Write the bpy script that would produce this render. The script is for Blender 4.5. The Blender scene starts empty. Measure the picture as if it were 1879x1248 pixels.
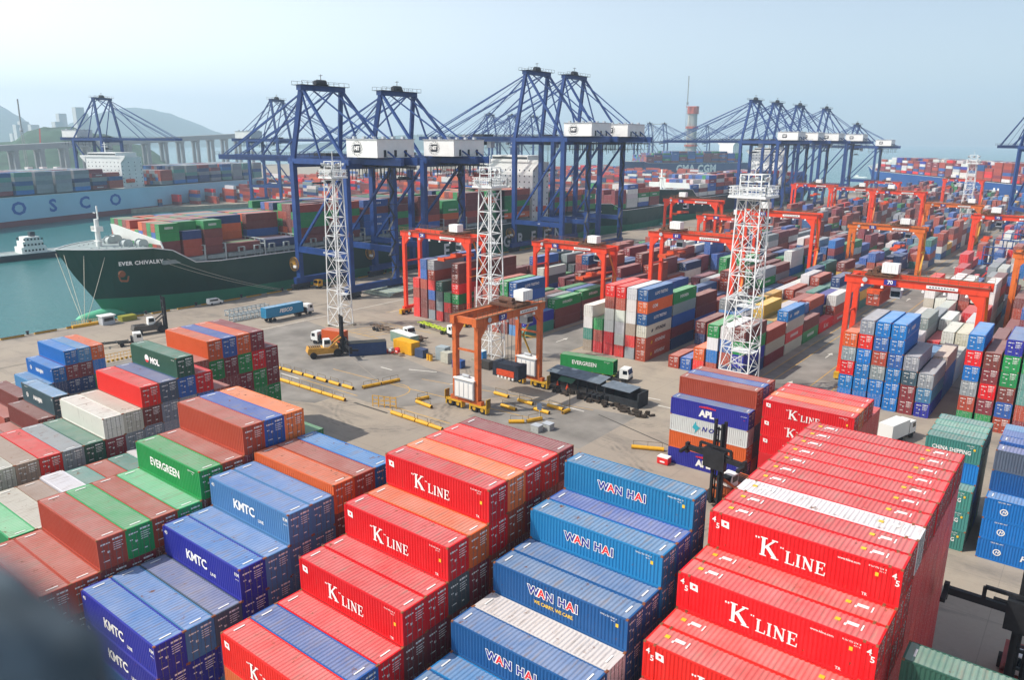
import bpy, math, random
from mathutils import Vector, Matrix
R = math.radians
sc = bpy.context.scene
COL = sc.collection

# ------------------------------------------------------------------ camera, sky, sun, exposure
H_EYE = 48.25
F_PX, PITCH, ROLL, YAW = 1394.81, 0.25674, 0.00637, -0.66427
fw0 = Vector((math.sin(YAW), math.cos(YAW), 0)); rt0 = Vector((math.cos(YAW), -math.sin(YAW), 0)); up0 = Vector((0, 0, 1))
fwd = fw0*math.cos(PITCH) - up0*math.sin(PITCH); upv = fw0*math.sin(PITCH) + up0*math.cos(PITCH)
right = rt0*math.cos(ROLL) + upv*math.sin(ROLL); up = -rt0*math.sin(ROLL) + upv*math.cos(ROLL)
cd = bpy.data.cameras.new('camera'); cam = bpy.data.objects.new('camera', cd); COL.objects.link(cam); sc.camera = cam
cd.sensor_width = 36; cd.lens = 36*F_PX/1879; cd.clip_start = 0.05; cd.clip_end = 40000
cd.dof.use_dof = True; cd.dof.focus_distance = 140; cd.dof.aperture_fstop = 26.7e-3/0.034
cam.matrix_world = Matrix(((right.x, up.x, -fwd.x, 0), (right.y, up.y, -fwd.y, 0), (right.z, up.z, -fwd.z, H_EYE), (0, 0, 0, 1)))

SUN = Vector((-0.576, -0.64, 1)).normalized()           # towards the sun
sun_el = math.asin(SUN.z); sun_az = math.atan2(SUN.x, SUN.y)
w = bpy.data.worlds.new('World'); sc.world = w; w.use_nodes = True
nt = w.node_tree; nt.nodes.clear()
sky = nt.nodes.new('ShaderNodeTexSky'); sky.sky_type = 'NISHITA'; sky.sun_disc = False
sky.sun_elevation = sun_el; sky.sun_rotation = sun_az
sky.altitude = 50; sky.air_density = 1.0; sky.dust_density = 1.5; sky.ozone_density = 1.4
bg = nt.nodes.new('ShaderNodeBackground'); bg.inputs['Strength'].default_value = .10
wo = nt.nodes.new('ShaderNodeOutputWorld')
# humid air: a bright band low in the sky, strongest below the sun, all the way round
bg2 = nt.nodes.new('ShaderNodeBackground'); bg2.inputs['Color'].default_value = (1.0, 0.985, 0.96, 1)
tcw = nt.nodes.new('ShaderNodeTexCoord'); sp3 = nt.nodes.new('ShaderNodeSeparateXYZ'); nt.links.new(tcw.outputs['Generated'], sp3.inputs[0])
def wm(op, a, b=0.0):
    m = nt.nodes.new('ShaderNodeMath'); m.operation = op
    for i, v in enumerate((a, b)):
        if isinstance(v, (int, float)): m.inputs[i].default_value = v
        else: nt.links.new(v, m.inputs[i])
    return m.outputs[0]
AUREOLE = 2.2
hx, hy = math.sin(sun_az), math.cos(sun_az)
ln = wm('SQRT', wm('MAXIMUM', wm('ADD', wm('MULTIPLY', sp3.outputs[0], sp3.outputs[0]), wm('MULTIPLY', sp3.outputs[1], sp3.outputs[1])), 1e-5))
ca = wm('DIVIDE', wm('ADD', wm('MULTIPLY', sp3.outputs[0], hx), wm('MULTIPLY', sp3.outputs[1], hy)), ln)
azf = wm('POWER', wm('ADD', wm('MULTIPLY', ca, .5), .5), 1.7)
elf = wm('POWER', 2.718, wm('MULTIPLY', wm('MAXIMUM', sp3.outputs[2], 0.0), -2.6))
nt.links.new(wm('MULTIPLY', wm('MULTIPLY', wm('ADD', azf, .10), elf), AUREOLE), bg2.inputs['Strength'])
ads = nt.nodes.new('ShaderNodeAddShader'); nt.links.new(sky.outputs[0], bg.inputs['Color'])
nt.links.new(bg.outputs[0], ads.inputs[0]); nt.links.new(bg2.outputs[0], ads.inputs[1]); nt.links.new(ads.outputs[0], wo.inputs['Surface'])
sl = bpy.data.lights.new('sun', 'SUN'); sl.energy = 4.6; sl.angle = R(0.6); sl.color = (1.0, 0.95, 0.87)
so = bpy.data.objects.new('sun', sl); COL.objects.link(so)
so.rotation_euler = SUN.to_track_quat('Z', 'Y').to_euler()
vs = sc.view_settings; vs.view_transform = 'Standard'; vs.look = 'None'; vs.exposure = .2; vs.gamma = 1; vs.use_curve_mapping = False
sc.cycles.max_bounces = 6; sc.cycles.diffuse_bounces = 3; sc.cycles.glossy_bounces = 2; sc.cycles.volume_bounces = 1
sc.cycles.transparent_max_bounces = 4; sc.cycles.use_denoising = True
sc.cycles.caustics_reflective = False; sc.cycles.caustics_refractive = False

# ------------------------------------------------------------------ materials
def lin(h):
    h = h.lstrip('#'); o = []
    for i in (0, 2, 4):
        c = int(h[i:i+2], 16)/255; o.append(c/12.92 if c <= 0.04045 else ((c+0.055)/1.055)**2.4)
    return tuple(o)
MATS = {}
def nodes(m):
    m.use_nodes = True; n = m.node_tree; return n, n.nodes['Principled BSDF']
def mix_rgb(n, fac, a, b, mode='MIX'):
    x = n.nodes.new('ShaderNodeMix'); x.data_type = 'RGBA'; x.blend_type = mode
    for s, v in ((0, fac), (6, a), (7, b)):
        if isinstance(v, bpy.types.NodeSocket): n.links.new(v, x.inputs[s])
        elif s == 0: x.inputs[0].default_value = v
        else: x.inputs[s].default_value = (*v[:3], 1)
    return x.outputs[2]
def noise(n, scale, detail=4, vec=None, rough=.55, dist=0):
    t = n.nodes.new('ShaderNodeTexNoise'); t.inputs['Scale'].default_value = scale; t.inputs['Detail'].default_value = detail
    t.inputs['Roughness'].default_value = rough; t.inputs['Distortion'].default_value = dist
    if vec is not None: n.links.new(vec, t.inputs['Vector'])
    return t.outputs['Fac']
def ramp(n, f, a, b):
    r = n.nodes.new('ShaderNodeMapRange'); r.inputs[1].default_value = a; r.inputs[2].default_value = b
    n.links.new(f, r.inputs[0]); return r.outputs[0]
def mth(n, op, a, b=None):
    m = n.nodes.new('ShaderNodeMath'); m.operation = op
    for i, v in ((0, a), (1, b)):
        if v is None: continue
        if isinstance(v, bpy.types.NodeSocket): n.links.new(v, m.inputs[i])
        else: m.inputs[i].default_value = v
    return m.outputs[0]
def mapping(n, src, scale):
    m = n.nodes.new('ShaderNodeMapping'); m.inputs['Scale'].default_value = scale; n.links.new(src, m.inputs['Vector']); return m.outputs[0]
def bump(n, p, h, strength, dist):
    b = n.nodes.new('ShaderNodeBump'); b.inputs['Strength'].default_value = strength; b.inputs['Distance'].default_value = dist
    n.links.new(h, b.inputs['Height']); n.links.new(b.outputs[0], p.inputs['Normal'])
def wpos(n): return n.nodes.new('ShaderNodeNewGeometry').outputs['Position']
def M(name, hexc, rough=.55, metal=0., var=.12, scale=1.5, rust=0., spec=.4):
    """painted / plain surface with uneven dirt and optional rust patches"""
    if name in MATS: return MATS[name]
    m = bpy.data.materials.new(name); n, p = nodes(m); c = lin(hexc) if isinstance(hexc, str) else hexc
    f = noise(n, scale, 5, wpos(n))
    col = mix_rgb(n, ramp(n, f, .3, .75), tuple(v*(1-var) for v in c), tuple(min(1, v*(1+var)+.02*var) for v in c))
    if rust:
        g = noise(n, scale*.7, 8, wpos(n), .7)
        col = mix_rgb(n, ramp(n, g, .66-rust*.2, .74-rust*.1), col, (.16, .055, .022))
    n.links.new(col, p.inputs['Base Color']); p.inputs['Roughness'].default_value = rough; p.inputs['Metallic'].default_value = metal
    p.inputs['Specular IOR Level'].default_value = spec
    MATS[name] = m; return m

def paint_mat(name, faded):
    """container paint: colour of the object, weathered; roofs are chalked by the sun and dusty"""
    m = bpy.data.materials.new(name); n, p = nodes(m)
    oi = n.nodes.new('ShaderNodeObjectInfo'); tc = n.nodes.new('ShaderNodeTexCoord').outputs['Object']
    vo = n.nodes.new('ShaderNodeVectorMath'); vo.operation = 'ADD'; cmb = n.nodes.new('ShaderNodeCombineXYZ')
    for i in range(3): n.links.new(mth(n, 'MULTIPLY', oi.outputs['Random'], 57.+31*i), cmb.inputs[i])
    n.links.new(tc, vo.inputs[0]); n.links.new(cmb.outputs[0], vo.inputs[1]); v = vo.outputs[0]
    base = oi.outputs['Color']
    if faded:
        chalk = mix_rgb(n, .40, base, (.60, .54, .50))
        f1 = noise(n, .35, 4, mapping(n, v, (1, 1, 1)), .6)
        c = mix_rgb(n, ramp(n, f1, .25, .8), mix_rgb(n, .22, base, (.45, .4, .37)), chalk)
        st = noise(n, 1.1, 7, mapping(n, v, (2.6, .35, 1)), .65)
        c = mix_rgb(n, mth(n, 'MULTIPLY', ramp(n, st, .52, .70), .6), c, (.30, .23, .18))
        sp = noise(n, .8, 9, mapping(n, v, (1., 1., 1)), .75)
        c = mix_rgb(n, mth(n, 'MULTIPLY', ramp(n, sp, .60, .67), mth(n, 'GREATER_THAN', oi.outputs['Random'], .35)), c, (.20, .085, .04))
        p.inputs['Roughness'].default_value = .62
    else:
        f1 = noise(n, .5, 4, v, .6)
        c = mix_rgb(n, ramp(n, f1, .2, .8), mix_rgb(n, .10, base, (.03, .02, .02)), mix_rgb(n, .025, base, (.7, .65, .6)))
        st = noise(n, 1.6, 6, mapping(n, v, (3.2, 3.2, .22)), .6)
        c = mix_rgb(n, mth(n, 'MULTIPLY', ramp(n, st, .62, .78), .42), c, (.16, .10, .07))
        rs = noise(n, 2.1, 8, v, .75)
        c = mix_rgb(n, ramp(n, rs, .64, .68), c, (.17, .06, .028))
        p.inputs['Roughness'].default_value = .42
    n.links.new(c, p.inputs['Base Color']); p.inputs['Specular IOR Level'].default_value = .2
    MATS[name] = m; return m
PAINT = paint_mat('container_paint', False); ROOF = paint_mat('sun_faded_roof_paint', True)
RUSTY = M('rusty_casting', (.26, .09, .035), .8, 0, .4, 6)
WHITE = M('white_print', (.80, .78, .74), .5, 0, .08, 3); WHITE2 = M('white_paint', (.74, .74, .72), .45, 0, .08, .8)
BLACKP = M('black_print', (.015, .015, .02), .5); REDP = M('red_print', (.72, .02, .02), .5); NAVYP = M('navy_print', (.02, .025, .22), .5)
YELP = M('yellow_print', (.80, .50, .03), .5); TEALP = M('teal_print', (.03, .35, .42), .5); BARM = M('galvanised_bar', (.16, .145, .135), .6, .2, .3, 8)

def attr_mat():
    m = bpy.data.materials.new('stacked_container_paint'); n, p = nodes(m)
    a = n.nodes.new('ShaderNodeAttribute'); a.attribute_name = 'paint'; uv = n.nodes.new('ShaderNodeUVMap'); uv.uv_map = 'metres'
    k = n.nodes.new('ShaderNodeAttribute'); k.attribute_name = 'face_kind'
    f = noise(n, .6, 5, wpos(n)); c = mix_rgb(n, ramp(n, f, .3, .8), mix_rgb(n, .15, a.outputs['Color'], (.03, .02, .02)), mix_rgb(n, .03, a.outputs['Color'], (.7, .65, .6)))
    st = noise(n, 1.5, 6, wpos(n), .7); c = mix_rgb(n, mth(n, 'MULTIPLY', ramp(n, st, .6, .75), .35), c, (.2, .12, .08))
    sep = n.nodes.new('ShaderNodeSeparateXYZ'); n.links.new(uv.outputs[0], sep.inputs[0])
    isdoor = mth(n, 'COMPARE', k.outputs['Fac'], 1.0)
    # door prints: small scattered white characters, and the bars
    pr = noise(n, 5.5, 2, mapping(n, wpos(n), (1, 1, 1.6)), .4)
    c = mix_rgb(n, mth(n, 'MULTIPLY', mth(n, 'MULTIPLY', ramp(n, pr, .62, .66), isdoor), .4), c, (.75, .72, .68))
    bars = mth(n, 'ABSOLUTE', mth(n, 'SUBTRACT', mth(n, 'FRACT', mth(n, 'MULTIPLY', sep.outputs[0], 1/.61)), .5))
    c = mix_rgb(n, mth(n, 'MULTIPLY', mth(n, 'MULTIPLY', mth(n, 'LESS_THAN', bars, .05), isdoor), .5), c, (.4, .36, .33))
    n.links.new(c, p.inputs['Base Color']); p.inputs['Roughness'].default_value = .5
    wv = mth(n, 'SINE', mth(n, 'MULTIPLY', sep.outputs[0], 2*math.pi/.28)); bump(n, p, wv, .6, .02)
    return m
STACKM = attr_mat()

# ------------------------------------------------------------------ mesh helpers
class MB:
    def __init__(s): s.v = []; s.f = []; s.m = []
    def quadbox(s, c, ax, ay, az, mi=0):
        """box from centre and three half-axis vectors"""
        b = len(s.v)
        for i in (-1, 1):
            for j in (-1, 1):
                for k in (-1, 1): s.v.append((c[0]+i*ax[0]+j*ay[0]+k*az[0], c[1]+i*ax[1]+j*ay[1]+k*az[1], c[2]+i*ax[2]+j*ay[2]+k*az[2]))
        for q in ((0, 1, 3, 2), (4, 6, 7, 5), (0, 4, 5, 1), (2, 3, 7, 6), (0, 2, 6, 4), (1, 5, 7, 3)):
            s.f.append(tuple(b+x for x in q)); s.m.append(mi)
        return s
    def box(s, x0, x1, y0, y1, z0, z1, mi=0):
        return s.quadbox(((x0+x1)/2, (y0+y1)/2, (z0+z1)/2), ((x1-x0)/2, 0, 0), (0, (y1-y0)/2, 0), (0, 0, (z1-z0)/2), mi)
    def beam(s, a, b, w, h=None, mi=0, upd=(0, 0, 1)):
        a = Vector(a); b = Vector(b); d = (b-a); L = d.length
        if L < 1e-6: return s
        d /= L; u = Vector(upd)
        if abs(d.dot(u)) > .98: u = Vector((1, 0, 0))
        r = d.cross(u).normalized(); u2 = r.cross(d); h = h or w
        return s.quadbox((a+b)/2, d*L/2, r*w/2, u2*h/2, mi)
    def cyl(s, a, b, r0, r1=None, n=10, mi=0, caps=True):
        a = Vector(a); b = Vector(b); d = (b-a).normalized(); r1 = r0 if r1 is None else r1
        u = Vector((0, 0, 1)) if abs(d.z) < .9 else Vector((1, 0, 0)); p = d.cross(u).normalized(); q = d.cross(p); k = len(s.v)
        for i in range(n):
            t = 2*math.pi*i/n; o = p*math.cos(t)+q*math.sin(t); s.v.append(tuple(a+o*r0)); s.v.append(tuple(b+o*r1))
        for i in range(n):
            j = (i+1) % n; s.f.append((k+2*i, k+2*j, k+2*j+1, k+2*i+1)); s.m.append(mi)
        if caps:
            s.f.append(tuple(k+2*i for i in range(n))[::-1]); s.m.append(mi); s.f.append(tuple(k+2*i+1 for i in range(n))); s.m.append(mi)
        return s
    def quad(s, a, b, c, d, mi=0):
        k = len(s.v); s.v += [tuple(a), tuple(b), tuple(c), tuple(d)]; s.f.append((k, k+1, k+2, k+3)); s.m.append(mi); return s
    def prism(s, pts, off, mi=0):
        """closed polygon extruded by a vector"""
        k = len(s.v); n = len(pts); o = Vector(off)
        s.v += [tuple(p) for p in pts]+[tuple(Vector(p)+o) for p in pts]
        s.f.append(tuple(range(k, k+n))); s.f.append(tuple(range(k+2*n-1, k+n-1, -1))); s.m += [mi, mi]
        for i in range(n):
            j = (i+1) % n; s.f.append((k+j, k+i, k+n+i, k+n+j)); s.m.append(mi)
        return s
    def mesh(s, name, mats):
        me = bpy.data.meshes.new(name); me.from_pydata(s.v, [], s.f)
        mats = mats if isinstance(mats, (list, tuple)) else [mats]
        for m in mats: me.materials.append(m)
        if len(mats) > 1: me.polygons.foreach_set('material_index', s.m)
        me.update(); return me
    def build(s, name, mats, parent=None, loc=None):
        return link(name, s.mesh(name, mats), parent, loc)
def link(name, me, parent=None, loc=None, rot=None, color=None):
    o = bpy.data.objects.new(name, me); COL.objects.link(o)
    if parent is not None: o.parent = parent
    if loc: o.location = loc
    if rot: o.rotation_euler = rot
    if color: o.color = (*color[:3], 1)
    return o
def tag(o, label, cat, group=None, kind=None):
    o['label'] = label; o['category'] = cat
    if group: o['group'] = group
    if kind: o['kind'] = kind
    return o
def thing(name, loc, label, cat, group=None, rz=0):
    o = bpy.data.objects.new(name, None); COL.objects.link(o); o.location = loc; o.rotation_euler = (0, 0, rz); o.empty_display_size = .5
    return tag(o, label, cat, group)
def struct(name, mb, m):
    o = mb.build(name, m); o['kind'] = 'structure'; return o
def copy_tree(o, loc=None, rz=None, label=None):
    c = o.copy(); COL.objects.link(c)
    if loc is not None: c.location = loc
    if rz is not None: c.rotation_euler = (0, 0, rz)
    if label: c['label'] = label
    for ch in o.children:
        d = ch.copy(); COL.objects.link(d); d.parent = c
        for g in ch.children:
            e = g.copy(); COL.objects.link(e); e.parent = d
    return c
_TX = {}
def text_mesh(s, size, m, bold=.02, shear=0, space=1.0, xs=1.0):
    key = (s, size, m.name, bold, shear, space, xs)
    if key in _TX: return _TX[key]
    cu = bpy.data.curves.new('txt', 'FONT'); cu.body = s; cu.size = size; cu.offset = bold*size; cu.shear = shear; cu.space_character = space
    cu.align_x = 'CENTER'; cu.align_y = 'CENTER'; cu.resolution_u = 2; cu.fill_mode = 'BOTH'
    ob = bpy.data.objects.new('txt', cu); COL.objects.link(ob)
    dg = bpy.context.evaluated_depsgraph_get(); me = bpy.data.meshes.new_from_object(ob.evaluated_get(dg))
    bpy.data.objects.remove(ob); bpy.data.curves.remove(cu)
    if xs != 1.0:
        for v in me.vertices: v.co.x *= xs
    me.materials.clear(); me.materials.append(m); me.name = 'lettering'; _TX[key] = me; return me
def letters(s, parent, loc, face, size, m, bold=.02, shear=0, space=1., xs=1., name='lettering'):
    """face: '-y', '+x', 'up' or '+y'"""
    rot = {'-y': (R(90), 0, 0), '+x': (R(90), 0, R(90)), 'up': (0, 0, 0), '+y': (R(90), 0, R(180)), '-x': (R(90), 0, R(-90))}[face]
    return link(name, text_mesh(s, size, m, bold, shear, space, xs), parent, loc, rot)
def serif_mesh(word, h, m):
    """slab-serif capitals drawn from strokes"""
    mb = MB(); x = 0; eps = [0]
    def bar(x0, y0, x1, y1, t0, t1=None):
        t1 = t1 or t0; eps[0] += .0012; z = eps[0]
        d = Vector((x1-x0, y1-y0)).normalized(); nrm = Vector((-d.y, d.x))
        mb.quad((x0-nrm.x*t0, y0-nrm.y*t0, z), (x1-nrm.x*t1, y1-nrm.y*t1, z), (x1+nrm.x*t1, y1+nrm.y*t1, z), (x0+nrm.x*t0, y0+nrm.y*t0, z))
    for ch, s in word:
        S = h*s; t = .085*S
        def seg(a, b, c, d, k=1.): bar(x+a*S, b*S, x+c*S, d*S, t*k)
        if ch == 'K':
            seg(.16, 0, .16, 1); seg(0, .03, .34, .03, .4); seg(0, .97, .34, .97, .4)
            seg(.2, .42, .68, .95, .55); seg(.34, .56, .78, .04, 1.15); seg(.56, .97, .86, .97, .4); seg(.58, .03, .96, .03, .4); x += 1.0*S
        elif ch == 'L':
            seg(.16, 0, .16, 1); seg(0, .03, .66, .03, .5); seg(0, .97, .34, .97, .4); seg(.63, 0, .66, .3, .4); x += .78*S
        elif ch == 'I':
            seg(.16, 0, .16, 1); seg(0, .03, .32, .03, .4); seg(0, .97, .32, .97, .4); x += .46*S
        elif ch == 'N':
            seg(.14, 0, .14, 1, .5); seg(.68, 0, .68, 1, .5); seg(.12, .97, .7, .03, 1.1); seg(0, .03, .28, .03, .4); seg(0, .97, .2, .97, .4); seg(.54, .97, .82, .97, .4); x += .95*S
        elif ch == 'E':
            seg(.16, 0, .16, 1); seg(0, .03, .66, .03, .5); seg(0, .97, .62, .97, .5); seg(.16, .51, .48, .51, .4); seg(.64, 0, .67, .28, .4); seg(.6, .75, .62, 1, .4); seg(.48, .38, .48, .64, .35); x += .78*S
        elif ch == '"':
            for a in (.0, .13): seg(a+.03, .86, a+.03, .96, .45)
            x += .26*S
        else: x += .2*S
    me = mb.mesh('lettering', m)
    for v in me.vertices: v.co.x -= x/2; v.co.y -= h*.5
    return me

# ------------------------------------------------------------------ where every container stands  #LAYOUT-BEGIN
PAL = {'r': '#d8121c', 'R': '#e0241c', 'o': '#d8622a', 'O': '#e87a40', 's': '#a8452f', 'm': '#863038', 'n': '#7a3a34', 'b': '#2f5fa8', 'd': '#1d3c6e', 'c': '#4b7ba4',
       'C': '#2a3098', 'V': '#2a2c92', 'u': '#1c78ac', 'U': '#16548c', 'h': '#0f6fb8', 'l': '#4f8cc0', 'g': '#1c8a48', 'G': '#2f9a5e', 'p': '#2f5c4c', 't': '#3f8478', 'T': '#5f968c',
       'w': '#d8d6d0', 'W': '#c4bfae', 'y': '#8d9498', 'k': '#4c5a5c', 'e': '#9c8a78', 'Y': '#d8a83c', 'K': '#3c5560', 'x': '#505c6c'}
CNAME = {'r': 'red', 'R': 'bright red', 'o': 'orange', 'O': 'light orange', 's': 'rust brown', 'm': 'maroon', 'n': 'dull brown', 'b': 'blue', 'd': 'navy', 'c': 'mid blue', 'C': 'deep blue',
         'V': 'violet blue', 'u': 'sea blue', 'U': 'dark blue', 'h': 'azure', 'l': 'light blue', 'g': 'green', 'G': 'light green', 'p': 'dark green', 't': 'teal', 'T': 'pale teal', 'w': 'white',
         'W': 'cream', 'y': 'grey', 'k': 'dark grey', 'e': 'taupe', 'Y': 'yellow', 'K': 'slate green', 'x': 'slate grey'}
CONT = []      # dict(x,y,z,L,ax,h,c,logo,blk,bay,col,tier,top)
def near(blk, x0, L, y0, pitch, h, cols, seed):
    rg = random.Random(seed)
    for ci in sorted(cols):
        zt, cs = cols[ci][0], cols[ci][1]; logos = cols[ci][2] if len(cols[ci]) > 2 else {}
        z = zt; k = 0; rest = None
        n_total = max(1, round(zt/h)); hb = []
        nk = min(len(cs), n_total); rem = zt - nk*h
        hs = [h]*nk
        if n_total > nk: hs += [rem/(n_total-nk)]*(n_total-nk)
        else: hs = [zt/n_total]*n_total
        pool = cols[ci][3] if len(cols[ci]) > 3 else cs*2+'smndg'
        for k, hh in enumerate(hs):
            z -= hh; c = cs[k] if k < len(cs) else rg.choice(pool)
            CONT.append(dict(x=x0, y=y0+ci*pitch, z=z, L=L, ax='A', h=hh, c=c, logo=logos.get(k), blk=blk, bay=0, col=ci, tier=len(hs)-k, top=(k == 0)))
red = 'rrrrRr'; blu = 'uuUUuU'; kb = 'cCCUCc'
near('middle', -48.3, 12.19, 43.22, 2.47, 2.977, {0: (20.84, 'rr', {0: 'KL'}, 'rrmmns'), 1: (20.84, 'O', {}, 'rmnes'), 2: (20.84, 'R', {}, 'rmmk'), 3: (20.84, 'R', {}, 'rmns'), 4: (20.84, 'm', {}, 'rmns'),
     -1: (17.86, 'o', {}, 'mnkk'), -2: (17.86, 'r', {0: 'KL'}, 'mmnk'), -3: (14.9, 'r', {}, 'mmrn'), -4: (14.9, 'r', {0: 'KL'}, 'mmrn'), -5: (11.93, 'r', {}, 'rmn'), -6: (11.93, 'b', {}, 'bdn'), -7: (11.93, 'Ro', {0: 'KL', 1: 'KL'}, 'ron')}, 1)
near('blue', -34.31, 12.19, 51.48, 2.48, 2.65, {0: (21.17, 'u', {0: 'WH'}, blu), -1: (18.52, 'b', {}, blu), -2: (18.52, 'u', {0: 'WH'}, blu), -3: (15.87, 'U', {}, blu), -4: (15.87, 'U', {0: 'WC'}, blu), -5: (13.22, 'w', {}, blu),
     -6: (13.22, 'U', {0: 'WH'}, blu), -7: (10.57, 'u', {}, blu), -8: (10.57, 'U', {0: 'WH'}, blu), -9: (7.9, 'U', {}, blu)}, 2)
near('long red', -20.93, 13.72, 51.75, 2.5, 2.96, {**{i: (20.63, 'w' if i == 2 else 'r', {0: 'K45'} if i == 0 else {}, red) for i in range(10)}, -1: (17.67, 'R', {}, red), -2: (17.67, 'r', {0: 'K45'}, red),
     -3: (14.71, 'R', {}, red), -4: (14.71, 'R', {0: 'K45'}, red), -5: (11.75, 'R', {}, red)}, 3)
near('far middle', -48.52, 12.19, 101.44, 2.49, 2.67, {0: (10.67, 'VwoV', {0: 'APL', 1: 'NOL', 3: 'APL'}), 1: (13.34, 's', {}, 'nsdo'), 2: (13.34, 'b', {}, 'dsb'), 3: (13.34, 's', {}, 'sn'), 4: (10.67, 'b', {}, 'nsd')}, 4)
near('far red', -34.58, 12.19, 101.65, 2.5, 2.65, {0: (13.25, 'rrrrr', {0: 'KL', 1: 'KL', 2: 'KL'}), 1: (13.25, 'O', {}, red), 2: (13.25, 'R', {}, red), 3: (13.25, 'r', {}, red), 4: (10.6, 'r', {}, red), 5: (10.6, 'r', {}, red)}, 5)
near('teal', -13.97, 6.06, 99.41, 2.48, 2.62, {0: (7.86, 'ttt', {0: 'CS', 1: 'CS', 2: 'CS'}), 1: (13.1, 'thhdt', {0: 'CS'}), 2: (13.1, 'T', {}, 'tThd'), 3: (13.1, 'T', {}, 'tThd'), 4: (13.1, 'T', {}, 'tTd')}, 6)
near('azure', -6.54, 12.19, 99.35, 2.49, 2.61, {0: (7.82, 'hhh', {0: 'HJ', 1: 'HJ', 2: 'HJ'}), 1: (13.05, 'xU', {1: 'WH'}, 'Uhd'), 2: (13.4, 'b', {}, 'Uhd'), 3: (13.4, 'b', {}, 'Uhd'), 4: (13.4, 'l', {}, 'Uhd')}, 7)
near('right corner', -6.38, 12.19, 50.46, 2.45, 2.9, {0: (15., 'p', {}, 'pgn'), -1: (12.1, 'p', {}, 'pgn')}, 8)
near('left blue', -63.42, 12.19, 34.58, 2.475, 2.9, {0: (17.2, 'c', {0: 'KM'}, kb), 1: (17.2, 'c', {}, kb), -1: (14.3, 'c', {}, kb), -2: (14.3, 'C', {0: 'KM'}, kb), -3: (11.4, 'x', {}, kb), -4: (11.4, 'c', {}, kb), -5: (11.4, 'CC', {0: 'KM', 1: 'KM'}, kb),
     2: (18.1, 'o', {}, 'snmb'), 3: (18.1, 's', {}, 'snmb'), 4: (18.1, 'h', {}, 'sndb')}, 9)
near('green', -76.24, 12.19, 38.82, 2.44, 2.96, {0: (20.72, 's', {}, 'nnmd'), 1: (20.72, 'b', {}, 'ddnm'), 2: (20.72, 'O', {}, 'mnsm'), 3: (17.76, 'g', {}, 'gnm'), -1: (17.76, 's', {}, 'nmm'), -2: (17.76, 'g', {0: 'EG'}, 'gnpm'), -3: (14.8, 'G', {}, 'gnm'),
     -4: (14.8, 's', {}, 'gnm'), -5: (14.8, 'g', {}, 'gnm'), -6: (14.8, 's', {}, 'nngm'), -7: (11.84, 's', {}, 'nnm'), -8: (11.84, 's', {}, 'nnm')}, 10)
near('sunken', -91.2, 12.19, 24.6, 2.46, 2.66, {0: (10.65, 'W'), 1: (10.65, 'e'), 2: (10.95, 'w'), 3: (10.65, 'T'), 4: (10.65, 's'), 5: (10.65, 't'), 6: (10.8, 'w'), 7: (8, 'n'), -1: (10.65, 'G'), -2: (8., 'b'), -3: (8., 's')}, 11)
near('left', -105.3, 12.19, 47.83, 2.49, 2.73, {0: (20.48, 'pb', {0: 'MOL'}, 'nmy'), 1: (17.75, 'rb', {}, 'nmy'), 2: (15., 's', {}, 'nm'), -1: (17.75, 'xy', {}, 'mny'), -2: (17.75, 'R', {}, 'ymn'), -3: (15., 'Wy', {}, 'ymn'), -4: (15., 'wm', {}, 'my'),
     -5: (12.33, 'p'), -6: (12.33, 'y'), -7: (12.33, 'R'), -8: (12.33, 'e'), -9: (12.33, 'W'), -10: (12.33, 'n')}, 12)
near('far left', -116.24, 12.19, 58.57, 2.44, 3.0, {0: (18.68, 'ogmnmn'), 1: (18.68, 'bmmngm'), 2: (18.68, 'ogmmnm'), 3: (18.68, 'mrggmg'), 4: (15.67, 'mmggg'), -1: (16.0, 'snm'), -2: (12., 'nm')}, 13)
near('low azure', -166.15, 12.19, 57.34, 2.5, 2.9, {0: (8.62, 'hmd'), 1: (8.62, 'lmd'), 2: (8.62, 'ohg'), -1: (5.7, 'hd', {0: 'HJ'}), -2: (2.9, 'l')}, 14)
near('slate', -137.42, 12.19, 44.1, 2.48, 3.03, {0: (9.11, 'KKg', {0: 'HJ', 1: 'HJ'}), -1: (6.1, 'np'), -2: (3., 's'), -3: (3, 'n')}, 15)
near('low brown', -152.3, 12.19, 44.16, 2.5, 2.9, {0: (5.81, 'nn'), 1: (2.9, 'R'), -1: (2.9, 's'), 2: (2.9, 's')}, 16)

FRONT = {  # first row of each block, bottom up, column by column
 'A': (-151.5, 2.94, ['RRsR', 'nnnsbb', 'ynbRsy', 'Rykp', 'nRg', 'nngRnn']),
 'b': (-128.9, 2.94, ['nsnm', 'nbns', 'snbns', 'nsngg', 'lnwbU', 'tC']),
 'L': (-94.67, 2.84, ['etww', 'rsg', 'rrwwsR', 'RwwwsR', 'yRewww', 'ssWUoU']),
 'c': (-72.2, 2.87, ['s', 'b', 'Ro', 'shwg', 'dsbw', 'dCgn']),
 'Bst': (-36.5, 2.7, ['hhryo', 'hhhhRy', 'hhysbh', 'hhhbhh', 'mmKy', 'Ccy']),
 'Rr': (-16.3, 2.78, ['gsyhrh', 'gmrmn', 'sbnggV', 'msTTg', 'tttw', 'syt']),
 'S': (19.7, 2.8, ['hsn', 'ntg', 'sss', 'bnn', 'sst', 'hhh']),
 'T': (42., 2.8, ['hsn', 'ntg', 'sss', 'bnn', 'sst', 'hhh'])}
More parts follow.
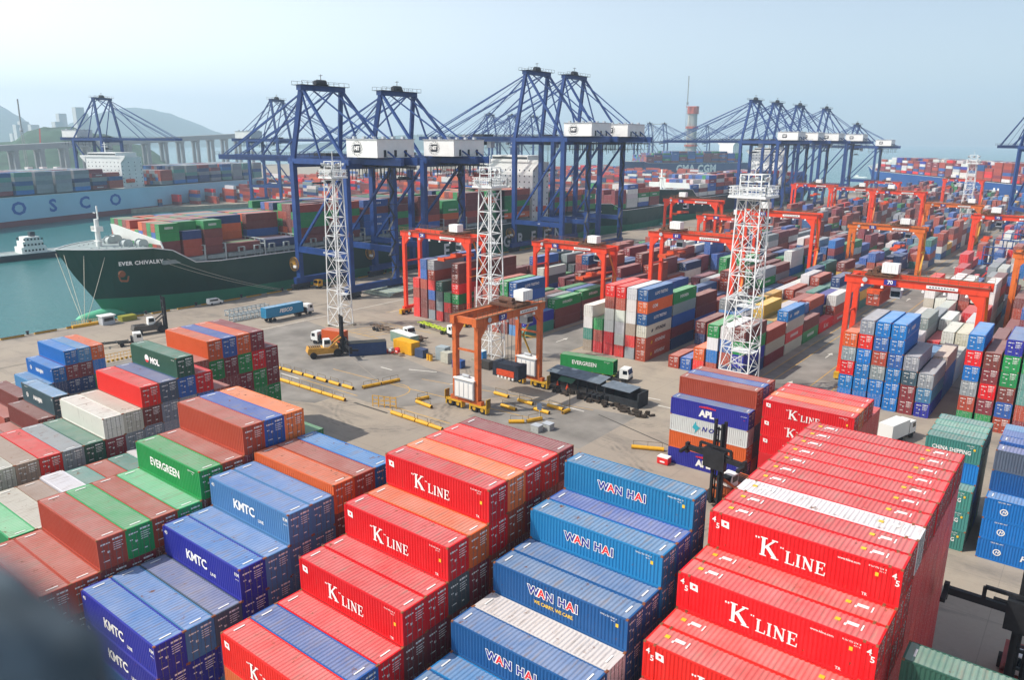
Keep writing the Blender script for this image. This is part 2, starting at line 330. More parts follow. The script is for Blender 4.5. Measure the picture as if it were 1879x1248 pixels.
ROW2 = {  # second and third rows where the photograph tells their colours
 ('A', 1): ['RRs', 'nnnsyb', 'nnsnw', 'nnn', 'nn', 'nngRnn'], ('b', 1): ['nss', 'ww', 'sng', 'Rgn', 'dny', 'nng'], ('b', 2): ['ww', 'st', 'sw', 'wng', 'nnb', 'nng'],
 ('L', 1): ['gns', 'ssg', 'gng', 'nng', 'yns', 'dmbyg'], ('L', 2): ['nss', 'onb', 'smn', 'sos', 'spb', 'nbnn'],
 ('c', 1): ['rdn', 'nns', 'bsx', 'Ybg', 'Ygt', 'mWs'], ('c', 2): ['bbly', 'sTl', 'nyx', 'sgYY', 'sgY', 'WrWh'], ('c', 3): ['ylG', 'sx', 'wl', 'nsw', 'nnb', 'gn'],
 ('c', 4): ['nsY', 'tY', 'Yw', 'sns', 'nds', 'r'], ('c', 5): ['nsw', 'sss', 'wwn', 'gwt', 'WsV', 'rsw'],
 ('Bst', 1): ['sw', 'rhs', 'ssR', 'hbh', 'hhl', 'hhW'], ('Bst', 2): ['w', 'ry', 'Rww', 'hs', 'ww', 'ww'], ('Bst', 3): ['ww', 'www', 'wyyy', 'dr', 'www', 'yyW'], ('Bst', 4): ['ww', 'www', 'wwy', 'yww', 'ww', 'ssw'], ('Bst', 5): ['ww', 'ss', 'sww', 'ww', 'rrr', 'rrr'],
 ('Rr', 1): ['sR', 'tT', 'hll', 'ww', 'wwn', 'ww'], ('Rr', 2): ['hl', 'ss', 'tb', 'gss', 'sw', 'gb']}
def yard():
    rg = random.Random(77)
    mixes = {'A': 'nnssRmmbdgwyk', 'b': 'nnssmmwwgbdyU', 'L': 'nnssmmbdgwyUh', 'c': 'nssmsYwbdUhty', 'Bst': 'wwwwyrrsbhnWs', 'Rr': 'smsttbhlwgsnn', 'S': 'snmhbtgwRn', 'T': 'snmhbtgwRn'}
    for b in FRONT:
        x0, px, fr = FRONT[b]; row = 0; y = 148.3
        while True:
            lim = 742-(x0+63)*1.46
            if y+13 > min(lim, 930): break
            if row and rg.random() < .045: y += 12.9; row += 1; continue      # an empty bay
            base = rg.choice((2, 3, 3, 4, 4))
            lanes = fr if row == 0 else ROW2.get((b, row))
            L20 = row > 6 and rg.random() < .22
            runc = rg.choice(mixes[b])
            for ci in range(6):
                if lanes: cs = lanes[ci]
                else:
                    n = max(0, min(5, base+rg.choice((-2, -1, 0, 0, 1))))
                    if rg.random() < .35: runc = rg.choice(mixes[b])
                    cs = ''.join(runc if rg.random() < .4 else rg.choice(mixes[b]) for _ in range(n))
                halves = ((0, 12.19),) if not L20 else ((0, 6.06), (6.2, 6.06))
                for off, LL in halves:
                    z = 0.
                    for k, c in enumerate(cs):
                        hh = 2.76 if row == 0 else rg.choice((2.62, 2.62, 2.9))
                        CONT.append(dict(x=x0+ci*px, y=y+off, z=z, L=LL, ax='B', h=hh, c=c, logo=None, blk=b, bay=row, col=ci, tier=k+1, top=(k == len(cs)-1))); z += hh
            y += 12.9; row += 1
yard()
LG = {('L', 0, 5, 6): 'LT', ('L', 0, 5, 5): 'CC', ('L', 0, 5, 4): 'LT', ('L', 0, 5, 3): 'HYB', ('L', 0, 5, 2): 'HY', ('L', 0, 5, 1): 'HY', ('b', 0, 4, 5): 'LT', ('b', 1, 5, 3): 'EGs', ('b', 2, 5, 3): 'EGs', ('L', 1, 5, 5): 'EGs',
      ('c', 2, 5, 4): 'HJs', ('c', 2, 5, 2): 'KLs', ('c', 3, 5, 1): 'EGs', ('c', 0, 5, 3): 'EGs', ('c', 4, 5, 1): 'KLs', ('c', 5, 5, 1): 'KLs', ('Bst', 0, 3, 6): 'HJs'}
for q in CONT:
    if q['ax'] == 'B':
        lg = LG.get((q['blk'], q['bay'], q['col'], q['tier']))
        if lg: q['logo'] = lg
        elif q['c'] in 'gU' and q['L'] > 7: q['logo'] = {'g': 'EGs', 'U': 'LT'}[q['c']]
# drop what nothing could ever see: keep tops, door rows and sides that look out over a lower neighbour
HT = {}
for q in CONT: HT[(q['blk'], q['bay'], q['col'])] = max(HT.get((q['blk'], q['bay'], q['col']), 0), q['z']+q['h'])
def shown(q):
    if q['ax'] == 'A': return True
    if q['top']: return True
    k = (q['blk'], q['bay'], q['col'])
    for a in ((k[0], k[1]-1, k[2]), (k[0], k[1], k[2]+1), (k[0], k[1], k[2]-1)):
        if HT.get(a, 0) < q['z']+q['h']-.5: return True
    return q['bay'] == 0 or q['col'] in (0, 5)
CONT = [q for q in CONT if shown(q)]
# ------------------------------------------------------------------ #LAYOUT-END
SEL = 'x1 4 4 4 x1 4 x1 4 x2 4 x1 5 x2 5 x1 6 x1 6 7 10 4 4 5 5 x1 5 6 x1 6 7 x1 11 5 5 6 6 x2 5 x2 5 7 7 7 7 7 7 7 7 x4 5 5 9 x2 3 5 5 13 x4 4 5 5 5 x4 4 19 5 x2 2 x1 3 4 x1 4 x1 4 x1 5 x1 5 x1 5 6 6 x6 2 x1 4 x1 4 5 5 6 6 7 7 19 4 4 4 4 4 4 16 5 5 5 5 5 x1 4 x1 4 x2 5 x1 6 x1 7 21 x1 5 x1 5 x2 4 x2 4 x2 3 x1 2 x6 5 2 4 18 x1 4 4 x5 6 9 x1 16 4 697 5 3 x4 8 x2 9 6 10 3 3 12 4 5 18 771 9 6 6 x6 8 x4 10 x1 20 x1 17 5 2 x1 24 565 x1 2 4 4 x4 3 6 x2 4 4 4 x1 9 8 x1 4 5 x1 5 3 14 8 530 x3 2 x4 2 x17 9 12 2 3 5 18 3 3 x1 5 479 x4 2 x9'
def dec(s):
    o = []; p = -1
    for t in s.split():
        if t[0] == 'x':
            for _ in range(int(t[1:])): p += 1; o.append(p)
        else: p += int(t); o.append(p)
    return set(o)
SEL = dec(SEL)
def put_z(m, dx=0, dy=0, dz=0, mi=0):
    return [(v.co.x+dx, v.co.y+dy, v.co.z+dz) for v in m.vertices], [tuple(p.vertices) for p in m.polygons], mi
def join_meshes(items, mats, name='lettering'):
    mb = MB()
    for vs_, fs, mi in items:
        k = len(mb.v); mb.v += vs_
        for f in fs: mb.f.append(tuple(k+i for i in f)); mb.m.append(mi)
    return mb.mesh(name, mats)

# ------------------------------------------------------------------ container kit (local x along the length, door at x = L)
_KIT = {}
def kit(L, h):
    key = (round(L, 2), round(h, 2))
    if key in _KIT: return _KIT[key]
    W = 2.44; k = {}
    fr = MB(); big = L > 13
    posts = [0.08, L-.08]
    for x in posts:
        for y in (.08, W-.08): fr.box(x-.08, x+.08, y-.08, y+.08, .11, h-.11, 0)
    if big:
        for x in (.84, L-.84):
            for y in (.075, W-.075): fr.box(x-.06, x+.06, y-.07, y+.07, .12, h-.1, 0)
    for y in (.07, W-.07):
        fr.box(.16, L-.16, y-.06, y+.06, .01, .17, 0); fr.box(.16, L-.16, y-.055, y+.055, h-.12, h-.012, 0)
    for x in (.08, L-.08):
        fr.box(x-.07, x+.07, .16, W-.16, .01, .17, 0); fr.box(x-.07, x+.07, .16, W-.16, h-.14, h-.01, 0)
    fr.box(.1, L-.1, .1, W-.1, .05, .12, 0)
    cx = [.09, L-.09] + ([.85, L-.85] if big else [])
    for x in cx:
        for y in (.08, W-.08):
            fr.box(x-.09, x+.09, y-.088, y+.088, -.002, .112, 1); fr.box(x-.09, x+.09, y-.088, y+.088, h-.112, h+.004, 1)
    k['frame'] = fr.mesh('container_frame', [PAINT, RUSTY])
    def wave(length, n0, a0, a1):
        n = max(2, round(length/n0)); p = length/n; pts = []
        for i in range(n):
            s = i*p; pts += [(s, a0), (s+p*.25, a0), (s+p*.5, a1), (s+p*.75, a1)]
        pts.append((length, a0)); return pts
    for nm, y0, sg in (('front', .022, 1), ('back', W-.022, -1)):
        mb = MB(); pts = wave(L-.32, .30, 0, .055)
        for (a, d0), (b, d1) in zip(pts, pts[1:]):
            q = [(a+.16, y0+sg*d0, .17), (b+.16, y0+sg*d1, .17), (b+.16, y0+sg*d1, h-.12), (a+.16, y0+sg*d0, h-.12)]
            mb.quad(*(q if sg > 0 else q[::-1]))
        k[nm] = mb.mesh('side_wall', PAINT)
    mb = MB(); pts = wave(L-.9, .36, 0, -.05)
    mb.quad((.1, .1, h-.012), (.45, .1, h-.012), (.45, W-.1, h-.012), (.1, W-.1, h-.012)); mb.quad((L-.45, .1, h-.012), (L-.1, .1, h-.012), (L-.1, W-.1, h-.012), (L-.45, W-.1, h-.012))
    for (a, d0), (b, d1) in zip(pts, pts[1:]): mb.quad((a+.45, .12, h-.012+d0), (b+.45, .12, h-.012+d1), (b+.45, W-.12, h-.012+d1), (a+.45, W-.12, h-.012+d0))
    k['roof'] = mb.mesh('roof', ROOF)
    mb = MB(); pts = wave(W-.32, .26, 0, .04)
    for (a, d0), (b, d1) in zip(pts, pts[1:]): mb.quad((.02+d0, b+.16, .17), (.02+d1*0+d0*0+d0, a+.16, .17), (.02+d0, a+.16, h-.14), (.02+d1, b+.16, h-.14))
    k['end'] = mb.mesh('end_wall', PAINT)
    for v, nm in enumerate(('doorL', 'doorR')):
        y0 = .17 if v == 0 else W/2+.01; y1 = W/2-.01 if v == 0 else W-.17
        d = MB(); d.box(L-.06, L-.03, y0, y1, .18, h-.15, 0)
        for zz in (.3, .5, .7): d.box(L-.03, L-.018, y0+.05, y1-.05, h*zz-.09, h*zz+.09, 0)
        for fy in (.27, .73):
            yy = y0+(y1-y0)*fy; d.box(L-.018, L+.012, yy-.017, yy+.017, .06, h-.05, 1)
            for zz in (.1, .35, .65, .9): d.box(L-.03, L+.004, yy-.06, yy+.06, h*zz-.03, h*zz+.03, 0)
            d.box(L+.001, L+.014, yy-.02, yy+.2, h*.42-.015, h*.42+.015, 1)
        if v == 0:
            for i, (a, b, zz, hh) in enumerate(((.12, .5, .80, .07), (.55, .9, .80, .05), (.15, .4, .6, .05), (.2, .75, .25, .04), (.6, .8, .52, .1))): d.box(L-.018, L-.014, y0+(y1-y0)*a, y0+(y1-y0)*b, h*zz-hh, h*zz+hh, 2)
        else:
            for i, (a, b, zz, hh) in enumerate(((.08, .62, .86, .08), (.66, .92, .86, .08), (.1, .9, .74, .035), (.1, .8, .67, .03), (.1, .9, .6, .03), (.1, .7, .53, .03), (.3, .55, .2, .05))): d.box(L-.018, L-.014, y0+(y1-y0)*a, y0+(y1-y0)*b, h*zz-hh, h*zz+hh, 2)
        k[nm] = d.mesh('door', [PAINT, BARM, WHITE])
    _KIT[key] = k; return k

def multi(chars, size, gap, m_out=None):
    """capitals of several colours at fixed spacing, with a pale outline"""
    items = []; x = 0; mats = []
    for ch, mm in chars:
        if mm and mm not in mats: mats.append(mm)
    if m_out: mats.append(m_out)
    tot = sum(.55 if c == ' ' else (.5 if c == 'I' else 1.) for c, _ in chars)*gap; x = -tot/2
    for i, (ch, mm) in enumerate(chars):
        wd = (.55 if ch == ' ' else (.5 if ch == 'I' else 1.))*gap
        if ch != ' ':
            if m_out: items.append(put_z(text_mesh(ch, size, m_out, .085), x+wd/2, 0, .0, mats.index(m_out)))
            items.append(put_z(text_mesh(ch, size, mm, .028), x+wd/2, 0, .006, mats.index(mm)))
        x += wd
    return join_meshes(items, mats)
_LOGO = {}
def logo_parts(kind):
    """list of (mesh, x fraction, z fraction) on a long side"""
    if kind in _LOGO: return _LOGO[kind]
    small = lambda t, s=.16, m=WHITE: text_mesh(t, s, m, .015)
    fl = MB(); fl.prism([(-.3, -.25, 0), (.32, -.33, 0), (.27, .22, 0), (-.35, .28, 0)], (0, 0, .004)); fl = fl.mesh('emblem', WHITE)
    ltr = MB().box(-.1, .1, -.1, .1, .006, .008).mesh('emblem', REDP)
    ylw = MB().box(-.11, .11, -.14, .14, 0, .004).mesh('marking', YELP)
    o = []
    if kind in ('KL', 'K45'):
        S = 1.32 if kind == 'KL' else 1.5
        o = [(serif_mesh([('"', 1), ('K', 1), ('"', .8), (' ', .3), ('L', .66), ('I', .66), ('N', .66), ('E', .66)], S, WHITE), .46, .47), (fl, .065 if kind == 'KL' else .095, .74), (ltr, .065 if kind == 'KL' else .095, .74), (small('K LU 752 214  8', .17), .885, .87), (small('4 5 1 0', .14), .91, .8), (small('TR', .3), .9 if kind == 'KL' else .84, .1), (ylw, .93 if kind == 'KL' else .885, .55 if kind == 'KL' else .70)]
        if kind == 'K45': o += [(text_mesh('4', .62, WHITE, .02), .028, .78), (text_mesh('5', .62, WHITE, .02), .052, .62), (text_mesh('4', .62, WHITE, .02), .965, .78), (text_mesh('5', .62, WHITE, .02), .982, .62), (small('www.kline.com', .24), .75, .83)]
    elif kind in ('WH', 'WC'):
        NV, RD = NAVYP, REDP
        o = [(multi([('W', NV), ('A', RD), ('N', NV), (' ', None), ('H', NV), ('A', RD), ('I', NV)], .98, .74, WHITE), .48, .52 if kind == 'WH' else .62), (small('WHLU 521 7736  0', .17), .87, .87), (small('42 10', .14), .9, .79), (ylw, .93, .7)]
        if kind == 'WC': o.append((text_mesh('WE CARRY, WE CARE.', .42, YELP, .02, 0, .95, .9), .48, .3))
    elif kind == 'KM': o = [(text_mesh('KMTC', 1.25, WHITE, .03, 0, .96), .45, .48), (text_mesh('LINE', .42, WHITE, .02), .66, .3), (small('40', .5), .045, .8), (small('KM', .45), .965, .8), (small('KMTU 730', .12), .965, .64)]
    elif kind in ('EG', 'EGs'): o = [(text_mesh('EVERGREEN', 1.2 if kind == 'EG' else .95, WHITE, .022, 0, 1.02, .88), .46, .52), (small('EMCU 914 2250', .18), .88, .88), (small('45G1', .14), .9, .8)]
    elif kind in ('HJ', 'HJs'):
        rg = MB()
        for i in range(16):
            a = 2*math.pi*i/16; b = 2*math.pi*(i+1)/16
            rg.quad((.42*math.cos(a), .42*math.sin(a), 0), (.42*math.cos(b), .42*math.sin(b), 0), (.3*math.cos(b), .3*math.sin(b), 0), (.3*math.cos(a), .3*math.sin(a), 0))
        o = [(text_mesh('HANJIN', .98, WHITE, .035, .18, 1.0), .5, .47), (rg.mesh('emblem', WHITE), .17, .47), (text_mesh('H', .5, WHITE, .04, .3), .17, .47), (small('HJCU 801 4417', .2), .16, .9), (small('H', .5), .96, .82)]
    elif kind == 'MOL':
        rg = MB().cyl((0, 0, -.002), (0, 0, .004), .55, n=18); r2 = MB(); r2.prism([(-.5, -.2, .005), (.5, -.2, .005), (.3, -.5, .005), (-.2, -.55, .005)], (0, 0, .004))
        o = [(text_mesh('MOL', 1.15, WHITE, .05), .53, .45), (rg.mesh('emblem', WHITE), .36, .5), (r2.mesh('emblem', REDP), .36, .5), (small('MOFU 068', .16), .93, .85)]
    elif kind == 'APL':
        st = MB()
        for i in range(11): st.prism([(-1.25+i*.24, -.1-.03*(5-abs(i-5))*0, 0), (-1.07+i*.24, -.1, 0), (-1.07+i*.24+.05, .1+.03*(5-abs(i-5)), 0), (-1.25+i*.24+.05, .1+.03*(5-abs(i-5)), 0)], (0, 0, .004))
        o = [(text_mesh('APL', 1.35, WHITE, .06), .48, .4), (st.mesh('emblem', REDP), .48, .78), (small('APLU 905 551', .16), .94, .75), (small('42', .2, REDP), .95, .55)]
    elif kind == 'NOL':
        z1 = MB(); z1.prism([(-.2, 1.0, 0), (-.75, -.15, 0), (-.1, -.1, 0), (-.35, -1., 0), (.55, .2, 0), (-.02, .15, 0)], (0, 0, .004)); z1.cyl((-.1, 0, .004), (-.1, 0, .008), .42, n=14)
        o = [(text_mesh('N O L', 1.0, NAVYP, .03, .3), .53, .5), (z1.mesh('emblem', TEALP), .36, .5)]
    elif kind == 'CS': o = [(text_mesh('CHINA SHIPPING', .74, WHITE, .02, 0, 1., .75), .48, .5), (small('CCLU 302', .18), .8, .86), (small('22G1', .14), .82, .76), (ylw, .88, .7)]
    elif kind == 'LT': o = [(text_mesh('LLOYD TRIESTINO', .95, WHITE, .022, 0, 1., .78), .53, .52)]
    elif kind == 'CC': o = [(text_mesh('CCNI', 1.0, WHITE, .04, .1), .3, .5)]
    elif kind in ('HY', 'HYB'): o = [(text_mesh('HYUNDAI', 1.05, WHITE if kind == 'HY' else BLACKP, .04, .25, 1.05), .56, .5), (MB().prism([(-.5, -.4, 0), (-.1, .4, 0), (.25, -.1, 0), (.4, .3, 0), (.1, -.45, 0)], (0, 0, .004)).mesh('emblem', YELP if kind == 'HY' else BLACKP), .24, .5)]
    elif kind == 'KLs': o = [(serif_mesh([('K', 1), (' ', .5), ('L', .7), ('I', .7), ('N', .7), ('E', .7)], 1.2, WHITE), .5, .5)]
    elif kind == 'FE': o = [(text_mesh('FESCO', 1.35, WHITE, .05, .3, 1.05), .52, .5)]
    _LOGO[kind] = o; return o
_RM = {}
def roof_marks(h):
    key = round(h, 2)
    if key in _RM: return _RM[key]
    a = MB(); z = h+.004
    for X in (.55, ): a.box(X, X+.13, .75, 1.7, z-.02, z+.002, 0); a.box(12.19-X-.13, 12.19-X, .75, 1.7, z-.02, z+.002, 0)
    b = MB(); z = h+.004
    for i, X in enumerate((1.7, 13.72-2.3)):
        b.box(X, X+.75, 1.25, 1.6, z-.02, z+.002, 0); b.box(X+.95, X+1.05, 1.0, 1.7, z-.02, z+.002, 0); b.box(X-.1, X+.05, 1.0, 1.25, z-.02, z+.002, 0)
        b.box(X-.75, X-.4, 1.25, 1.6, z-.02, z+.002, 1)
    _RM[key] = (a.mesh('roof_marking', [WHITE, YELP]), b.mesh('roof_marking', [WHITE, YELP])); return _RM[key]

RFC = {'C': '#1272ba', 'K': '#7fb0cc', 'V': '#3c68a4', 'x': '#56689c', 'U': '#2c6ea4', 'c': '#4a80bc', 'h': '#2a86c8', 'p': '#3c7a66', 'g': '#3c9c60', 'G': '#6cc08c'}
ORD = ['lowest', 'second', 'third', 'fourth', 'fifth', 'sixth', 'seventh', 'eighth', 'ninth']
ORN = ['first', 'second', 'third', 'fourth', 'fifth', 'sixth', 'seventh', 'eighth', 'ninth', 'tenth', 'eleventh', 'twelfth', 'thirteenth', 'fourteenth', 'fifteenth', 'sixteenth']
BLKN = {'middle': 'in the red block at bottom centre', 'blue': 'in the blue block right of bottom centre', 'long red': 'in the long red block at bottom right', 'far middle': 'in the block beside the dark forklift',
        'far red': 'in the red block right of the dark forklift', 'teal': 'in the teal block at right', 'azure': 'in the azure block at right edge', 'right corner': 'in the bottom right corner', 'left blue': 'in the blue block at bottom left',
        'green': 'in the green and brown block at left', 'sunken': 'in the low block at left edge', 'left': 'in the block with the dark green top', 'far left': 'in the block nearest the bow at left', 'low azure': 'in the low azure block by the quay',
        'slate': 'in the slate green stack at left', 'low brown': 'in the low brown stack at left edge', 'A': 'in the leftmost crane block', 'b': 'in the second crane block from left', 'L': 'in the white and red crane block',
        'c': 'in the block behind the right white tower', 'Bst': 'in the block under crane seventy', 'Rr': 'in the rightmost crane block', 'S': 'beyond the right edge', 'T': 'beyond the right edge'}
LOGN = {'KL': ' with white serif letters', 'K45': ' with white serif letters', 'WH': ' with navy and red letters', 'WC': ' with yellow slogan', 'KM': ' with white letters', 'EG': ' with white letters', 'HJ': ' with round emblem', 'MOL': ' with round emblem', 'APL': ' with red and white print', 'NOL': ' with teal emblem', 'CS': ' with white letters'}
COLS_OF = {}
for q in CONT: COLS_OF.setdefault((q['blk'], q['bay']), set()).add(q['col'])
def jitter(c, rg, a=.10):
    f = 1+rg.uniform(-a, a); return tuple(max(0, min(1, v*f*(1+rg.uniform(-.06, .06)))) for v in c)
def container(q, rg):
    k = kit(q['L'], q['h']); c = jitter(lin(PAL[q['c']]), rg); col = sorted(COLS_OF[(q['blk'], q['bay'])]).index(q['col'])
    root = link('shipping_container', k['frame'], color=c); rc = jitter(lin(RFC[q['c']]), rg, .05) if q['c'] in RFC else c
    jx, jy = rg.uniform(-.035, .035), rg.uniform(-.012, .012)
    if q['ax'] == 'A':
        root.location = (q['x']+jx, q['y']+jy, q['z']); lab = f"{CNAME[q['c']]} container{LOGN.get(q['logo'], '')}, {ORD[q['tier']-1]} tier, {ORN[col]} stack from front {BLKN[q['blk']]}"
    else:
        root.location = (q['x'], q['y']+q['L'], q['z']); root.rotation_euler = (0, 0, R(-90))
        lab = f"{CNAME[q['c']]} container, {ORD[q['tier']-1]} tier, column {'one two three four five six'.split()[col]}, row {'one two three four five six seven eight nine ten eleven twelve thirteen'.split()[min(12, q['bay'])]}, {BLKN[q['blk']]}"
    wds = lab.split()
    if len(wds) > 16: lab = lab.replace(LOGN.get(q['logo'], '~~'), '') if q['logo'] in LOGN else lab
    if len(lab.split()) > 16: lab = lab.replace(' stack from front', ' stack').replace('in the ', 'in ')
    lab = ' '.join(lab.split()[:16])
    tag(root, lab, 'container', 'shipping containers stacked in the yard')
    for nm, me in (('side_wall', 'front'), ('side_wall', 'back'), ('roof', 'roof'), ('door', 'doorL'), ('door', 'doorR'), ('end_wall', 'end')):
        if nm == 'end_wall' and not q['top']: continue
        if nm == 'roof' and not q['top']: continue
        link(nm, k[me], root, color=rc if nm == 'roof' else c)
    if q['logo']:
        for me, fx, fz in logo_parts(q['logo']):
            if q['ax'] == 'A': o = link(me.name.split('.')[0], me, root, (fx*q['L'], -.003, fz*q['h']), (R(90), 0, 0))
            else: o = link(me.name.split('.')[0], me, root, (q['L']*(1-fx), 2.443, fz*q['h']), (R(90), 0, R(180)))
    if q['top'] and q['ax'] == 'A' and q['L'] > 12:
        a, b = roof_marks(q['h']); link('roof_marking', b if q['L'] > 13 else a, root)
    return root
rg = random.Random(5)
MASS = []
SPECIAL = {}
for i, q in enumerate(CONT):
    if i in SEL: SPECIAL[i] = container(q, rg)
    else: MASS.append((q['x'], q['y'], q['z'], *((q['L'], 2.44) if q['ax'] == 'A' else (2.44, q['L'])), q['h'], jitter(lin(PAL[q['c']]), rg, .14), q['ax'], q['logo'] is not None))

def mass_object(name, boxes, door='auto', parent=None, loc=None, rz=0):
    """many containers as real boxes in one mesh: paint per face, metres in the UV map, door ends marked"""
    V = []; Fc = []; C = []; K = []; UV = []
    for (x, y, z, lx, ly, h, c, ax, mark) in boxes:
        g = .02; x0, x1, y0, y1, z0, z1 = x+g, x+lx-g, y+g, y+ly-g, z+.02, z+h-.02; b = len(V)
        V += [(x0, y0, z0), (x1, y0, z0), (x1, y1, z0), (x0, y1, z0), (x0, y0, z1), (x1, y0, z1), (x1, y1, z1), (x0, y1, z1)]
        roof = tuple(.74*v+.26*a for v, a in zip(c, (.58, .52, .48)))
        for f, kx, lu in (((0, 1, 5, 4), 'x', lx), ((1, 2, 6, 5), 'y', ly), ((2, 3, 7, 6), 'x', lx), ((3, 0, 4, 7), 'y', ly), ((4, 5, 6, 7), 't', lx)):
            Fc.append(tuple(b+i for i in f)); endf = (kx == 'y') == (ax == 'A') and kx != 't'
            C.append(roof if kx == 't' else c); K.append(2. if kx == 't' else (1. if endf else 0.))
            if kx == 't': UV += [(0, 0), (lx, 0), (lx, ly), (0, ly)] if ax == 'A' else [(0, 0), (0, lx), (ly, lx), (ly, 0)]
            else: UV += [(0, 0), (lu, 0), (lu, h), (0, h)]
        if mark and ax == 'B':
            X = x+lx-g+.006; n = 7
            for i in range(n):
                a = y+ly*.28+i*ly*.44/n; k0 = len(V); zb = z+h*.38; zt = z+h*.64
                V += [(X, a, zb), (X, a+ly*.042, zb), (X, a+ly*.042, zt), (X, a, zt)]; Fc.append((k0, k0+1, k0+2, k0+3)); C.append((.75, .73, .7)); K.append(3.); UV += [(0, 0)]*4
    me = bpy.data.meshes.new(name); me.from_pydata(V, [], Fc); me.materials.append(STACKM)
    a = me.attributes.new('paint', 'FLOAT_COLOR', 'FACE'); a.data.foreach_set('color', [t for c in C for t in (*c, 1)])
    a = me.attributes.new('face_kind', 'FLOAT', 'FACE'); a.data.foreach_set('value', K)
    u = me.uv_layers.new(name='metres'); u.data.foreach_set('uv', [t for p in UV for t in p])
    me.update(); o = link(name, me, parent, loc)
    if rz: o.rotation_euler = (0, 0, rz)
    return o
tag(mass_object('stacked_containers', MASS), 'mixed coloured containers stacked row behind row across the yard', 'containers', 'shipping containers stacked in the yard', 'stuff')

# ------------------------------------------------------------------ the setting: ground, quay, water, hills
def ground_mat():
    m = bpy.data.materials.new('yard_concrete'); n, p = nodes(m); v = wpos(n)
    a = noise(n, .018, 5, v, .6); b = noise(n, .14, 7, v, .65); c0 = noise(n, 2.4, 6, v, .7)
    c = mix_rgb(n, ramp(n, a, .35, .65), lin('#8a7e72'), lin('#a19482'))
    c = mix_rgb(n, mth(n, 'MULTIPLY', ramp(n, b, .5, .75), .6), c, lin('#6b645d'))
    st = noise(n, .05, 6, mapping(n, v, (1, 3.2, 1)), .62, .8)
    c = mix_rgb(n, mth(n, 'MULTIPLY', ramp(n, st, .55, .7), .55), c, lin('#57534f'))
    # curving tyre tracks: rings of distorted distance fields
    for (cx, cy, r0, wd) in ((-62, 88, 14, 5), (-100, 92, 11, 5), (-120, 104, 20, 6), (-84, 100, 9, 4), (-55, 92, 22, 5)):
        vm = n.nodes.new('ShaderNodeVectorMath'); vm.operation = 'DISTANCE'; n.links.new(v, vm.inputs[0]); vm.inputs[1].default_value = (cx, cy, 0)
        dz = noise(n, .07, 3, v); d = mth(n, 'ADD', vm.outputs['Value'], mth(n, 'MULTIPLY', dz, 9))
        s = mth(n, 'ABSOLUTE', mth(n, 'SUBTRACT', d, r0+4.5)); band = ramp(n, s, wd*.5, 0); brk = ramp(n, noise(n, .35, 5, v, .7), .42, .62)
        rip = mth(n, 'ADD', .5, mth(n, 'MULTIPLY', mth(n, 'SINE', mth(n, 'MULTIPLY', d, 5.5)), .5))
        c = mix_rgb(n, mth(n, 'MULTIPLY', mth(n, 'MULTIPLY', band, brk), mth(n, 'MULTIPLY', rip, .75)), c, lin('#343333'))
    # joints of the paving slabs
    sep = n.nodes.new('ShaderNodeSeparateXYZ'); n.links.new(v, sep.inputs[0])
    for i, s in ((0, 7.), (1, 9.)):
        j = mth(n, 'ABSOLUTE', mth(n, 'SUBTRACT', mth(n, 'FRACT', mth(n, 'MULTIPLY', sep.outputs[i], 1/s)), .5))
        c = mix_rgb(n, mth(n, 'MULTIPLY', mth(n, 'LESS_THAN', j, .006), .35), c, lin('#5a554f'))
    oil = noise(n, .5, 8, v, .75); c = mix_rgb(n, mth(n, 'MULTIPLY', ramp(n, oil, .64, .74), .6), c, lin('#45413e'))
    c = mix_rgb(n, mth(n, 'MULTIPLY', ramp(n, c0, .3, .8), .18), c, lin('#b8ab98'))
    n.links.new(c, p.inputs['Base Color']); p.inputs['Roughness'].default_value = .85; bump(n, p, c0, .2, .02); return m
GROUND = ground_mat()
def water_mat():
    m = bpy.data.materials.new('harbour_water'); n, p = nodes(m); v = wpos(n)
    a = noise(n, .006, 4, v); c = mix_rgb(n, ramp(n, a, .3, .7), (.030, .150, .150), (.045, .185, .180))
    n.links.new(c, p.inputs['Base Color']); p.inputs['Roughness'].default_value = .16; p.inputs['IOR'].default_value = 1.33
    h = mth(n, 'ADD', noise(n, .35, 6, mapping(n, v, (1, 1.7, 1)), .65), mth(n, 'MULTIPLY', noise(n, .05, 3, v), 1.2)); bump(n, p, h, .55, .9); return m
WATER = water_mat()
QX = -211.7
g = MB(); g.quad((QX+.9, 20, 0), (QX+.9, 905, 0), (330, 300, 0), (330, 20, 0)); g.quad((-150, -60, 0), (-150, 20, 0), (330, 20, 0), (330, -60, 0)); g.quad((QX+.9, -60, 0), (QX+.9, 20, 0), (-150, 20, 0), (-150, -60, 0))
struct('ground', g, GROUND)
CONC = M('quay_concrete', '#9a917f', .85, 0, .2, .4); DARKC = M('quay_wall_concrete', '#55524a', .9, 0, .3, .3)
q = MB(); q.box(QX, QX+.9, -60, 905, -6, .02); struct('quay_wall', q, DARKC)
q = MB(); q.quad((QX-.02, -60, .024), (QX+1.0, -60, .024), (QX+1.0, 905, .024), (QX-.02, 905, .024)); struct('quay_coping', q, CONC)
q = MB(); q.quad((-9000, -3000, -2.8), (9000, -3000, -2.8), (9000, 14000, -2.8), (-9000, 14000, -2.8)); struct('water', q, WATER)
